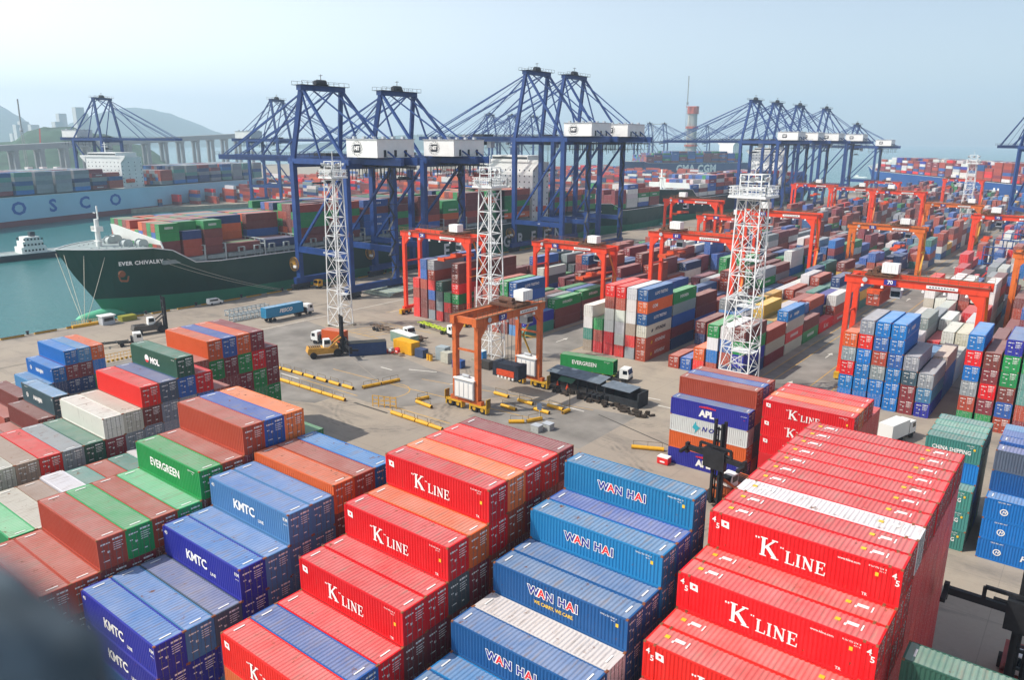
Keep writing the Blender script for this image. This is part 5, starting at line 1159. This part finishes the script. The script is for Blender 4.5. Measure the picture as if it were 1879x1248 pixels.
# city blocks fading on the far shore
rgc = random.Random(4)
for i in range(16):
    u = 95+i*8 if i < 9 else 30+(i-9)*9; d0 = 3000+rgc.uniform(-200, 300); x, y, _ = at(u, 262, d0); h_ = rgc.uniform(60, 150) if i < 9 else rgc.uniform(50, 110)
    MBt = MB().box(-13, 13, -13, 13, -4, h_)
    for k in range(int(h_/12)): MBt.box(-13.3, 13.3, -13.3, 13.3, k*12+8, k*12+8.6)
    o = MBt.build('tower_block', M('far_facade', '#b9b9b4', .8), None, (x, y, 0)); tag(o, (f'pale tower block fading into haze, {ORN[i]} from left in the higher cluster' if i < 9 else f'pale tower block fading into haze, {ORN[i-9]} from left in the lower cluster'), 'building', 'tower blocks on the far shore')

# ------------------------------------------------------------------ trucks, forklifts and small things in the yard
def cab(parent, x, m=None, flip=1):
    m = m or SW; b = MB(); b.prism([(x, -1.2, .95), (x+1.95, -1.2, .95), (x+2.05, -1.2, 1.9), (x+1.75, -1.2, 3.0), (x+.1, -1.2, 3.05), (x, -1.2, 2.9)], (0, 2.4, 0)); b = b.build('cab', m, parent)
    g_ = MB(); g_.prism([(x+2.03, -1.08, 1.95), (x+2.07, -1.08, 1.9), (x+1.79, -1.08, 2.85), (x+1.74, -1.08, 2.85)], (0, 2.16, 0)); g_.box(x+.75, x+1.7, -1.22, -1.2, 1.9, 2.7); g_.box(x+.75, x+1.7, 1.2, 1.22, 1.9, 2.7); g_.build('windscreen', GLASS, b)
    MB().box(x+2.0, x+2.12, -1.15, 1.15, .6, 1.0).build('bumper', CRD, b)
    for s_ in (-1, 1): MB().box(x+2.05, x+2.1, s_*.9-.18, s_*.9+.18, 1.05, 1.25).build('headlight', HOUSEG, b)
    ch = MB(); ch.box(x-3.4, x+1.6, -.45, .45, .65, .95); ch.box(x-.6, x-.1, -.9, .9, .95, 2.2); ch.build('tractor_frame', CRD, parent)
    for xx in (x+.9, x-2.6):
        for s_ in (-1, 1): MB().cyl((xx, s_*.85, .5), (xx, s_*1.2, .5), .5, n=12).build('wheel', TYRE, parent)
def truck(x, y, rz, label, cont=None, trailer=True, cabm=None, L=12.19, tm='#4a4a46', logo=None, group='trucks in the yard', hascab=True):
    t = thing('truck' if hascab else 'trailer', (x, y, 0), label, 'truck' if hascab else 'trailer', group, rz)
    if hascab: cab(t, .6, cabm)
    if trailer:
        TM = M('trailer_'+tm[1:], tm, .6, 0, .2, 1); f = MB()
        for s_ in (-1, 1): f.box(-L-.9, -.4, s_*.55-.12, s_*.55+.12, 1.0, 1.3)
        for i in range(6): xx = -L-.8+i*(L+.2)/5; f.box(xx-.12, xx+.12, -1.2, 1.2, 1.1, 1.3)
        f.box(-2.4, -2.2, -.9, .9, .1, 1.1); f.build('trailer_frame', TM, t)
        for xx in (-L+.6, -L+1.9):
            for s_ in (-1, 1): MB().cyl((xx, s_*.8, .5), (xx, s_*1.2, .5), .5, n=12).build('wheel', TYRE, t)
    if cont:
        col, h = cont; k = kit(L, h); c = jitter(lin(PAL.get(col, col)), random.Random(1), .02)
        o = link('shipping_container', k['frame'], None, color=c); o.matrix_world = Matrix.Translation((x, y, 1.31)) @ Matrix.Rotation(rz, 4, 'Z') @ Matrix.Translation((-L-.8, -1.22, 0))
        tag(o, label.split(' truck')[0].replace(' cab', '')+' load: '+CNAME.get(col, 'blue')+' container on its trailer' if False else CNAME.get(col, 'sky blue')+' container riding on a truck, '+label[-60:].split(',')[-1].strip(), 'container', 'shipping containers on the move')
        for nm_, me_ in (('side_wall', 'front'), ('side_wall', 'back'), ('roof', 'roof'), ('end_wall', 'end')): link(nm_, k[me_], o, color=c)
        if logo:
            for me, fx, fz in logo_parts(logo): link(me.name.split('.')[0], me, o, (fx*L, -.003, fz*h), (R(90), 0, 0))
        return t, o
    return t, None
truck(-176.6, 129.4, R(90), 'white truck hauling a blue container, beside the quay road', ('#2b86b4', 2.75), logo=None)
fo = [o for o in COL.objects if o.get('label', '').endswith('beside the quay road') and o.get('category') == 'container'][0]
for me, fx, fz in logo_parts('FE'): link('lettering', me, fo, (fx*12.19, -.003, fz*2.7), (R(90), 0, 0))
truck(-75.6, 132.6, R(8), 'white truck under a green container, behind the dark shed', ('g', 2.9), logo='EG', tm='#a8b43a')
truck(-181, 82.5, R(68), 'white truck with empty trailer, behind the orange stack at left', None)
truck(-146.8, 112.6, R(-168), 'white truck beside an orange container at the first tower', ('o', 2.6), L=6.06)
truck(-135.6, 129.5, R(-5), 'white truck with rusty flatbed trailer near the white container', None, tm='#6a5848')
truck(-128.5, 138.2, R(-12), 'white truck with lime green trailer behind the first red stacks', None, tm='#b4c832')
truck(-127.4, 128.5, R(-8), 'rusty empty trailer parked left of the rust orange crane', None, tm='#5d4b3e', hascab=False)
truck(-22.4, 135.2, R(75), 'white box truck in the lane beside the red block at right', None, trailer=False)
bt = COL.objects[-1].parent if False else [o for o in COL.objects if o.get('label', '').startswith('white box truck')][0]
MB().box(-5.4, .2, -1.2, 1.2, 1.0, 3.6).build('cargo_box', SW, bt); MB().box(-5.4, .2, -.5, .5, .7, 1.0).build('chassis', CRD, bt)
for s_ in (-1, 1): MB().cyl((-4.4, s_*.8, .5), (-4.4, s_*1.2, .5), .5, n=12).build('wheel', TYRE, bt)
truck(-103.3, 171, R(-90), 'dark trailer with navy container entering the lane behind the tower', ('d', 2.6), L=12.19)
truck(-205.2, 158.6, R(-92), 'yellow truck under the nearest quay crane', None, cabm=M('truck_yellow', '#d09a1e', .5), tm='#3c3c3c')
truck(-172.5, 262, R(90), 'truck with brown container on the quay road, left of the middle tower', ('n', 2.6))
# white van
v = thing('van', (-208.6, 121.2, 0), 'small white van parked on the quay edge beside the green hull', 'van', None, R(88)); b = MB(); b.prism([(-2.2, -.85, .35), (2.2, -.85, .35), (2.25, -.85, .95), (1.5, -.85, 1.15), (.9, -.85, 1.85), (-2.1, -.85, 1.9), (-2.25, -.85, 1.2)], (0, 1.7, 0)); b = b.build('body', SW, v); g_ = MB(); g_.box(-1.9, .7, -.87, -.85, 1.2, 1.7); g_.box(-1.9, .7, .85, .87, 1.2, 1.7); g_.build('window', GLASS, b)
for xx in (-1.4, 1.4):
    for s_ in (-1, 1): MB().cyl((xx, s_*.65, .33), (xx, s_*.9, .33), .33, n=10).build('wheel', TYRE, v)

def forklift(x, y, rz, label, col, mastz, spread=True, top_spread=5., sl=6.):
    BM = M('forklift_'+col[1:], col, .55, 0, .2, 1.2, .15); t = thing('container_forklift', (x, y, 0), label, 'forklift', 'container forklifts', rz); MK = M('mast_black', '#1b1c1f', .6, 0, .25, 1.5)
    b = MB(); b.prism([(-4.6, -1.35, .9), (2.2, -1.35, .9), (2.2, -1.35, 1.9), (.4, -1.35, 2.1), (-1.2, -1.35, 2.3), (-4.6, -1.35, 2.5), (-4.9, -1.35, 1.4)], (0, 2.7, 0)); b.prism([(1.0, -1.1, 1.9), (2.1, -1.1, 1.9), (2.1, -1.1, 2.7), (1.4, -1.1, 2.6)], (0, 2.2, 0)); b.build('chassis', BM, t)
    for i in range(5): pass
    vn = MB()
    for i in range(6): vn.box(-4.3+i*.45, -4.05+i*.45, -1.0, 1.0, 2.48, 2.54)
    vn.build('engine_grille', MK, t)
    c = MB(); c.prism([(-1.1, -.8, 2.3), (.6, -.8, 2.3), (.7, -.8, 3.3), (.4, -.8, 4.1), (-1.0, -.8, 4.1)], (0, 1.6, 0)); c = c.build('driver_cab', SW, t); g_ = MB(); g_.box(-.9, .35, -.83, -.8, 3.0, 3.9); g_.box(-.9, .35, .8, .83, 3.0, 3.9); g_.prism([(.68, -.7, 2.9), (.74, -.7, 3.3), (.46, -.7, 4.0), (.42, -.7, 4.0)], (0, 1.4, 0)); g_.build('window', GLASS, c)
    for (xx, r_) in ((-3.6, .75), (1.9, .95)):
        for s_ in (-1, 1): w_ = MB(); w_.cyl((xx, s_*1.1, r_), (xx, s_*1.7, r_), r_, n=14); w_.build('wheel', TYRE, t)
    for s_ in (-1, 1):
        m_ = MB(); m_.box(2.9, 3.25, s_*.75-.17, s_*.75+.17, .4, mastz); m_.box(3.3, 3.6, s_*.5-.14, s_*.5+.14, .6, mastz-.3); m_.build('mast_rail', MK, t)
    cr = MB()
    for i in range(int(mastz/1.7)): cr.box(2.95, 3.2, -.7, .7, 1+i*1.7, 1.25+i*1.7)
    cr.cyl((3.1, -.25, 1), (3.1, -.25, mastz-1), .12, n=6); cr.cyl((3.1, .25, 1), (3.1, .25, mastz-1), .12, n=6)
    cr.build('mast_tie', MK, t)
    ti = MB(); ti.beam((0, -1.2, 2.2), (2.9, -.9, 4.4), .3); ti.beam((0, 1.2, 2.2), (2.9, .9, 4.4), .3); ti.build('tilt_cylinder', BM, t)
    if spread:
        z = top_spread; s = MB(); s.box(3.6, 4.1, -sl, sl, z, z+.65); s.box(3.5, 4.3, -1.6, 1.6, z-1.4, z+1.3); s.box(3.6, 4.2, -sl-.3, -sl+.1, z-.5, z+1.0); s.box(3.6, 4.2, sl-.1, sl+.3, z-.5, z+1.0); s.beam((3.9, -sl-.1, z+.3), (5.6, -sl-.1, z+.1), .4); s.beam((3.9, sl+.1, z+.3), (5.6, sl+.1, z+.1), .4); s.beam((3.9, -sl*.55, z+1.7), (3.9, sl*.55, z+1.7), .3); s.beam((3.9, -sl*.55, z+.3), (3.9, -sl*.55, z+1.7), .3); s.beam((3.9, sl*.55, z+.3), (3.9, sl*.55, z+1.7), .3)
        s.cyl((3.9, -2.6, z+.9), (3.9, 2.6, z+.9), .16, n=8); s.build('spreader', MK, t)
    return t
forklift(-137., 106.5, R(62), 'yellow container forklift in the open yard below the first white tower', '#c99437', 9.4, top_spread=2.2)
forklift(-35.9, 94.6, R(-100), 'black-masted forklift with orange body in front of the violet blue containers', '#c2622a', 12.6, top_spread=7.4, sl=4.3)
forklift(-189, 92, R(80), 'dark forklift mast standing on the quay behind the left stacks', '#55504a', 9.2, spread=False)
forklift(-.2, 74.2, R(-90), 'dark forklift with raised black spreader at the right edge', '#8a3a30', 20.5, top_spread=9.9)

YB = M('barrier_yellow', '#d9a21c', .55, 0, .12, 1.5, .12); YB2 = M('barrier_end_dark', '#4a3a22', .7)
def barrier(a, b, label, grp='yellow tube barriers on the yard', r=.34):
    a = Vector((*a, 0)); b = Vector((*b, 0)); c = (a+b)/2; L = (b-a).length; t = thing('tube_barrier', c, label, 'barrier', grp, math.atan2(b.y-a.y, b.x-a.x))
    m = MB(); m.cyl((-L/2, 0, r), (L/2, 0, r), r, n=12); m.build('tube', YB, t); e = MB()
    for s_ in (-1, 1): e.cyl((s_*L/2-.02*s_, 0, r), (s_*(L/2+.02), 0, r), r*.82, n=12)
    e.build('end_cap', YB2, t); rl_ = MB()
    for i in range(max(2, int(L/1.3))): xx = -L/2+.3+i*(L-.6)/(max(2, int(L/1.3))-1); rl_.box(xx-.03, xx+.03, -.03, .03, r*2, r*2+.75)
    rl_.box(-L/2+.3, L/2-.3, -.03, .03, r*2+.7, r*2+.76); rl_.build('hoop_rail', M('hoop_grey', '#76664a', .6), t); return t
SB_ = [((-88.4+a, b), lb) for a, b, lb in ()]
LON = [((-90.2, 103.6), 'short yellow barrier half hidden by the crane leg'), ((-88.2, 109.4), 'left yellow barrier behind the rust orange crane leg'), ((-82.6, 104.6), 'yellow barrier nearest the rust orange crane, lower row'), ((-82, 109), 'yellow barrier in the middle of the upper row'), ((-76.8, 107), 'yellow barrier in front of the small grey boxes'), ((-75.9, 110.1), 'rightmost long yellow barrier of the upper row')]
for (x, y), lb in LON: barrier((x-1.8, y+.1), (x+1.8, y-.1), lb)
barrier((-73.2, 108.6), (-73.1, 110.6), 'stubby yellow barrier with a thin pole, set end-on'); MB_ = MB().cyl((-73.1, 110.7, 0), (-73.1, 110.7, 4.2), .06, n=6); tag(MB_.build('sign_pole', YB2), 'thin pole behind the stubby yellow barrier', 'pole')
barrier((-75.6, 101.), (-74.4, 103.8), 'yellow barrier lying diagonally beside the grey box'); barrier((-78., 98.8), (-75.9, 100.6), 'low yellow barrier partly behind the grey box')
for i, x in enumerate((-137.5, -134., -130.4, -126.8, -122.9, -119, -115.)): barrier((x-1.55, 93+.12*i), (x+1.55, 93+.12*i), f"{['first','second','third','fourth','fifth','sixth','seventh'][i]} yellow barrier from left along the curved lane")
barrier((-112.6, 95.4), (-111.6, 99.2), 'dark sided yellow barrier turning the corner of the lane'); barrier((-111.5, 99.5), (-110.6, 103.6), 'yellow barrier leading up to the lane corner post')
for i in range(6): barrier((-129.5+i*3.4, 88.2), (-126.3+i*3.4, 88.2), f"{['first','second','third','fourth','fifth','sixth'][i]} barrier from left of the long lower yellow line")
for i in range(4): barrier((-97.5+i*3.3, 89.1-.1*i), (-94.4+i*3.3, 89.0-.1*i), f"{['first','second','third','fourth'][i]} barrier left of the middle red block, under the crane")
barrier((-98.2, 96.2), (-93.8, 95.7), 'long yellow barrier left of the rust orange crane foot'); barrier((-98.9, 96.8), (-98.2, 99.5), 'short dark barrier at the corner left of the crane foot'); barrier((-55.5, 102.5), (-50.8, 104.7), 'yellow barrier lying left of the violet blue containers')
gt = thing('yellow_gate', (-101, 90.6, 0), 'yellow tubular gate left of the rust orange crane', 'gate', None, R(20)); m = MB()
for i in range(5): m.box(-2.4+i*1.2-.05, -2.3+i*1.2, -.05, .05, 0, 2.2)
for z in (.5, 1.3, 2.1): m.box(-2.4, 2.5, -.05, .05, z, z+.1)
m.beam((-2.4, 0, .5), (2.4, 0, 2.1), .08); m.build('gate_frame', YB, gt)
GB = M('grey_box', '#a8aaa6', .7, 0, .15, 2)
for (x, y, lb) in ((-71.9, 98.9, 'grey concrete box with dark side near the diagonal barrier'), (-70.9, 100.8, 'lighter grey box on the yard near the diagonal barrier')): t = thing('utility_box', (x, y, 0), lb, 'box', 'small grey boxes on the yard'); MB().box(-.8, .8, -.7, .7, 0, 1.1).build('body', GB, t); MB().box(-.85, .85, -.75, .75, 1.1, 1.2).build('lid', HOUSEG, t)
t = thing('sign_board', (-75., 103.9, 0), 'small blue-grey sign standing near the yellow barriers', 'sign'); MB().box(-.05, .05, -.05, .05, 0, 3).build('post', HOUSEG, t); MB().box(-.5, .5, -.08, -.05, 1.7, 3).build('panel', M('sign_slate', '#56657a', .6), t)
t = thing('red_bin', (-48.6, 100.4, 0), 'small red box with white top at the foot of the violet blue stack', 'box'); MB().box(-.9, .9, -.6, .6, .1, 1.1).build('body', REDP, t); MB().box(-.9, .9, -.6, .6, 1.1, 1.25).build('lid', WHITE, t); MB().box(-.4, .4, -.63, -.6, .35, .6).build('marking', WHITE, t)
# quay edge blocks, bollards, kiosk
KB = M('kerb_block_yellow', '#c79a2c', .7, 0, .25, 1.2, .15); KD = M('kerb_block_dark', '#4c4334', .8, 0, .3, 1.2)
proto = None
for i in range(34):
    y = 52+i*7.6; o = thing('quay_kerb', (QX+1.6, y, 0), f'yellow-faced kerb block on the quay edge', 'kerb block', 'yellow kerb blocks along the quay edge') if proto is None else copy_tree(proto, (QX+1.6, y, 0))
    if proto is None: proto = o; MB().box(-.25, .25, -2.6, 2.6, .03, .42).build('block', KB, o); MB().box(-.2, .28, -2.62, 2.62, .42, .5).build('top_plate', KD, o)
proto = None
for i in range(14):
    o = thing('bollard', (QX+.6, 55.8+i*15.2, 0), 'dark iron bollard on the quay edge', 'bollard', 'bollards along the quay edge') if proto is None else copy_tree(proto, (QX+.6, 55.8+i*15.2, 0))
    if proto is None: proto = o; MB().cyl((0, 0, 0), (0, 0, .7), .28, n=10).cyl((0, 0, .7), (0, 0, .95), .45, n=10).build('post', CRD, o)
t = thing('kiosk', (-207.6, 89, 0), 'small white roofed kiosk on the quay edge below the bow', 'kiosk'); MB().box(-1.3, 1.3, -1.6, 1.6, 0, 2.3).build('wall', HOUSEG, t); MB().box(-1.6, 1.6, -1.9, 1.9, 2.3, 2.5).build('roof', SW, t); MB().box(1.3, 1.33, -1.2, 1.2, 1., 1.9).build('window', GLASS, t)
t = thing('safety_fence', (-209.4, 84.5, 0), 'yellow safety fence beside the kiosk on the quay edge', 'fence'); m = MB()
for i in range(12): m.box(-.04, .04, -3.6+i*.62, -3.56+i*.62, 0, 1.6)
for z in (.5, 1.1, 1.6): m.box(-.04, .04, -3.6, 3.3, z, z+.07)
m.build('rail', YB, t); MB().box(-.5, .5, -3.6, 3.4, 0, .7).build('base', YB, t)
t = thing('safety_fence', (-207.8, 94.6, 0), 'olive fenced platform right of the kiosk', 'fence'); MB().box(-1.3, 1.3, -2, 2, 0, 1.4).build('base', M('olive_box', '#8c8a2c', .7), t)
t = thing('striped_fence', (-171.5, 73, 0), 'yellow and black fence seen between the left stacks', 'fence'); m = MB()
for i in range(26): m.box(-.04, .04, -9+i*.72, -8.95+i*.72, 0, 1.5)
m.box(-.05, .05, -9, 9.2, 1.45, 1.55); m.box(-.05, .05, -9, 9.2, .7, .8); m.build('rail', YB, t); m = MB()
for i in range(18): m.box(.9, 1.2, -9+i*1.0, -8.5+i*1.0, 0, .45)
m.build('kerb', KB, t)
# steel frames and hatch covers lying on the quay
FR_ = M('frame_galvanised', '#a9b4b8', .55, .1, .15, 1.5)
for k, (x, y, l, lb) in enumerate(((-190.5, 120.5, 13, 'grey steel lattice frame lying behind the blue truck load'), (-184.5, 117.5, 12, 'second grey steel lattice frame nearer the blue truck'))):
    t = thing('spreader_frame', (x, y, 0), lb, 'steel frame', 'lattice frames on the quay', R(88)); m = MB()
    for z in (.1, 1.6):
        for s_ in (-1, 1): m.box(-l/2, l/2, s_*1.1-.09, s_*1.1+.09, z, z+.18)
    m.build('rail', FR_, t); m = MB()
    for i in range(10):
        xx = -l/2+.2+i*(l-.4)/9
        for s_ in (-1, 1): m.box(xx-.07, xx+.07, s_*1.1-.08, s_*1.1+.08, .1, 1.7); 
        m.box(xx-.06, xx+.06, -1.1, 1.1, 1.55, 1.65)
        if i < 9: m.beam((xx, -1.1, .2), (xx+l/10, -1.1, 1.6), .08); m.beam((xx, 1.1, .2), (xx+l/10, 1.1, 1.6), .08)
    m.build('lattice', FR_, t)
HCM = M('hatch_cover_sage', '#9aa596', .7, 0, .2, .5, .1)
for k in range(2):
    t = thing('hatch_cover', (-181.5, 169+k*.6, k*.75), ['lower pale hatch cover lying on the quay under the crane', 'upper pale hatch cover stacked on the other one'][k], 'hatch cover', 'hatch covers laid on the quay', R(k*2)); MB().box(-6.2, 6.2, -7.5, 7.5, .1, .62).build('plate', HCM, t); m = MB()
    for i in range(5): m.box(-6, 6, -6.6+i*3.2, -6.4+i*3.2, .62, .7)
    m.build('rib', FR_, t)
# containers and cabins standing on the ground at centre
def cabin(x, y, L, W, h, rz, col, name, label, cat, top=None):
    t = thing(name, (x, y, 0), label, cat, None, rz); m = M('cabin_'+col[1:], col, .6, 0, .12, 1.); b = MB(); b.box(-L/2, L/2, -W/2, W/2, .08, h)
    n = int(L/.5)
    for i in range(n): xx = -L/2+.3+i*(L-.6)/max(1, n-1); b.box(xx-.07, xx+.07, -W/2-.03, -W/2, .2, h-.15)
    b.build('body', m, t); MB().box(-L/2-.03, L/2+.03, -W/2-.03, W/2+.03, h, h+.09).build('roof', M('cabin_'+(top or col)[1:], top or col, .6, 0, .12, 1.), t); MB().box(L/2, L/2+.04, -W/2+.2, W/2-.2, .2, h-.2).build('door', M('cabin_'+col[1:], col), t); return t
cabin(-125.2, 119.9, 6.4, 2.6, 2.9, R(-4), '#e0a514', 'storage_container', 'plain yellow container standing on the ground at centre', 'container')
cabin(-131.6, 125.4, 8.6, 2.5, 2.6, R(-10), '#7d9486', 'storage_container', 'white roofed container on the ground left of the yellow one', 'container', '#dadbd4')
cabin(-131.2, 113.2, 8.5, 2.44, 3.0, R(55), '#26406a', 'open_top_container', 'navy open container with scrap beside the yellow forklift', 'container', '#3a3a34')
cabin(-119.8, 119.4, 2.6, 1.8, 1.9, 0, '#3a4a68', 'tool_box', 'small slate blue box right of the yellow container', 'box'); cabin(-114.6, 121., 2.6, 2.2, 3.0, R(5), '#9aa4a6', 'cabinet', 'tall grey cabinet left of the rust orange crane', 'cabinet'); cabin(-112.2, 119.9, 2.4, 2., 2.4, R(-4), '#b5b2a2', 'cabinet', 'beige cabinet beside the tall grey one', 'cabinet')
cabin(-107.7, 118.6, 2.4, 1.7, 1.6, R(8), '#28508c', 'skip', 'low blue skip under the rust orange crane', 'skip'); cabin(-105.8, 124.3, 1.5, 1.5, 2.9, 0, '#1f84c4', 'toilet_cabin', 'bright blue toilet cabin with pale roof behind the crane legs', 'cabin', '#c9dbe0'); cabin(-102.4, 121.8, 2.6, 1.6, 1.8, 0, '#3b3834', 'skip', 'dark skip with an orange front behind the crane leg', 'skip')
dm = None
for i, (x, y) in enumerate(((-116.9, 118.6), (-116., 118.5))): t = thing('drum', (x, y, 0), ['left yellow drum of the pair', 'right yellow drum of the pair'][i]+' beside the tall grey cabinet', 'drum', 'yellow drums'); MB().cyl((0, 0, 0), (0, 0, 1.5), .42, n=12).build('body', YB, t); MB().cyl((0, 0, 1.5), (0, 0, 1.56), .4, n=12).build('lid', YB2, t)
rgb = random.Random(8)
for i in range(9):
    x, y = -133+i*1.05, 116.6-i*.02+(i % 2)*.9; t = thing('water_barrier', (x, y, 0 if i < 6 else .85), f"{ORN[i]} red and white block from left beside the white roofed container", 'barrier block', 'red and white barrier blocks'); MB().box(-.45, .45, -.4, .4, 0, .8).build('body', REDP if i % 3 else GB, t); MB().box(-.3, .3, -.42, -.4, .25, .5).build('stripe', WHITE, t)
# dark repair shed with clutter
SHD = M('shed_dark', '#22262a', .8, 0, .35, .8); ZN = M('shed_zinc', '#6d7780', .6, .2, .25, .8, .2)
t = thing('repair_shed', (-79.8, 123.6, 0), 'long low dark repair shed with zinc roof at centre right', 'shed', None, R(-3)); m = MB(); m.box(-6, 6, .8, 1.2, 0, 2.8); m.box(-6, -5.7, -1.6, 1.2, 0, 2.8)
for i in range(6): m.box(-5.9+i*2.3, -5.7+i*2.3, -1.6, -1.4, 0, 2.6)
m.build('wall', SHD, t); MB().prism([(-6.4, -2.2, 2.55), (-6.4, 1.6, 3.1), (-6.4, 1.6, 3.2), (-6.4, -2.2, 2.65)], (13.2, 0, 0)).build('roof', ZN, t); MB().prism([(-2.6, -3.4, 1.7), (-2.6, -2.1, 2.3), (-2.6, -2.1, 2.36), (-2.6, -3.4, 1.76)], (3.6, 0, 0)).build('awning', M('awning_green', '#2d5a40', .7), t)
t = thing('repair_shed', (-67.6, 121.6, 0), 'smaller black shed with flat grey roof right of the long shed', 'shed', None, R(-3)); m = MB(); m.box(-3.9, 3.9, 1.4, 1.7, 0, 2.9); m.box(3.6, 3.9, -1.7, 1.7, 0, 2.9); m.box(-3.9, -3.6, -1.7, 1.7, 0, 2.9); m.box(-3.9, 3.9, -1.7, -1.5, 0, 1.4); m.build('wall', SHD, t); MB().prism([(-4.3, -2., 2.8), (-4.3, 1.9, 3.0), (-4.3, 1.9, 3.08), (-4.3, -2., 2.88)], (6.4, 0, 0)).build('roof', ZN, t)
m = MB()
for i in range(90):
    x = -84+i*.27+rgb.uniform(-.4, .4); y = 119.6-i*.03+rgb.uniform(-1.3, 1.2); h_ = rgb.uniform(.15, .8); m.quadbox((x, y, h_/2+.01), (rgb.uniform(.15, .6), rgb.uniform(-.2, .2), 0), (rgb.uniform(-.1, .1), rgb.uniform(.1, .4), 0), (0, 0, h_/2))
tag(m.build('scrap_heap', M('scrap_rust', '#33291f', .9, 0, .5, 1.2)), 'heap of dark scrap in front of the repair sheds', 'scrap', None, 'stuff')
for i, (x, y) in enumerate(((-82.9, 120.9), (-80.3, 120.6))): t = thing('traffic_cone', (x, y, 0), ['left orange cone before the repair shed', 'right orange cone before the repair shed'][i], 'cone', 'orange cones by the shed'); MB().cyl((0, 0, .05), (0, 0, 1.3), .42, .1, n=10).build('cone', M('cone_orange', '#d84a18', .6), t); MB().box(-.5, .5, -.5, .5, 0, .06).build('base', CRD, t)
tp = None
for i in range(7): x, y = -74.4+(i % 4)*1.15, 120.2-(i//4)*1.0; t = thing('tyre_stack', (x, y, 0), 'stack of worn black tyres between the repair sheds', 'tyres', 'tyre stacks between the sheds'); [MB().cyl((0, 0, .02+k*.34), (0, 0, .34+k*.34), .55, n=12).build('tyre', TYRE, t) for k in range(3)]
# reefer racks in the far lanes
BLR = M('rack_blue', '#2a4f86', .6)
for k in range(7):
    y0 = 305+k*26; t = thing('reefer_rack', (-33.4, y0, 0), f'{ORN[k]} nearest blue steel reefer rack among the white stacks', 'rack', 'reefer racks in the yard'); m = MB()
    for xx in (0, 3, 6.):
        for yy in (0, 1.6): m.box(xx-.1, xx+.1, yy-.1, yy+.1, 0, 14)
    m.build('post', BLR, t); m = MB()
    for z in (2.8, 5.6, 8.4, 11.2, 14): m.box(-.2, 6.2, -.1, 1.7, z-.08, z+.08); m.box(-.2, 6.2, -.12, -.06, z+.9, z+.97)
    m.build('gallery', BLR, t)

# ------------------------------------------------------------------ out of focus rock at the camera's lower left
rk = random.Random(6); V = []; F = []; nx_, ny_ = 26, 22
import mathutils
def outline(a): return a
for j in range(ny_):
    for i in range(nx_):
        th = math.pi*2*i/nx_; ph = math.pi*(j/(ny_-1)); r = 1.0
        d = Vector((math.sin(ph)*math.cos(th), math.sin(ph)*math.sin(th), math.cos(ph)))
        nz = mathutils.noise.noise(d*2.2)*.16+mathutils.noise.noise(d*6.1)*.06
        V.append(tuple(d*(1+nz)))
for j in range(ny_-1):
    for i in range(nx_): k = (i+1) % nx_; F.append((j*nx_+i, j*nx_+k, (j+1)*nx_+k, (j+1)*nx_+i))
me = bpy.data.meshes.new('rock'); me.from_pydata(V, [], F); me.update()
for p in me.polygons: p.use_smooth = True
RKM = M('dark_rock', '#59646a', .95, 0, .75, 26); me.materials.append(RKM)
ro = link('rock', me); c_ = Vector(at(-205, 1455, .80)); ro.location = c_; ro.scale = (.205, .205, .205); tag(ro, 'blurred dark grey rock at the lower left corner', 'rock')

# ------------------------------------------------------------------ haze
hz = MB(); hz.box(-9800, 5000, -900, 9800, -12, 560)
HM = bpy.data.materials.new('haze_air'); HM.use_nodes = True; n = HM.node_tree; n.nodes.clear(); ou = n.nodes.new('ShaderNodeOutputMaterial'); pv = n.nodes.new('ShaderNodeVolumePrincipled')
pv.inputs['Color'].default_value = (.64, .79, .93, 1); pv.inputs['Density'].default_value = .0002; pv.inputs['Anisotropy'].default_value = .1; n.links.new(pv.outputs[0], ou.inputs['Volume'])
ho = hz.build('haze', HM); ho['kind'] = 'stuff'; ho['label'] = 'pale blue haze over the harbour'; ho['category'] = 'haze'
bpy.context.view_layer.update()
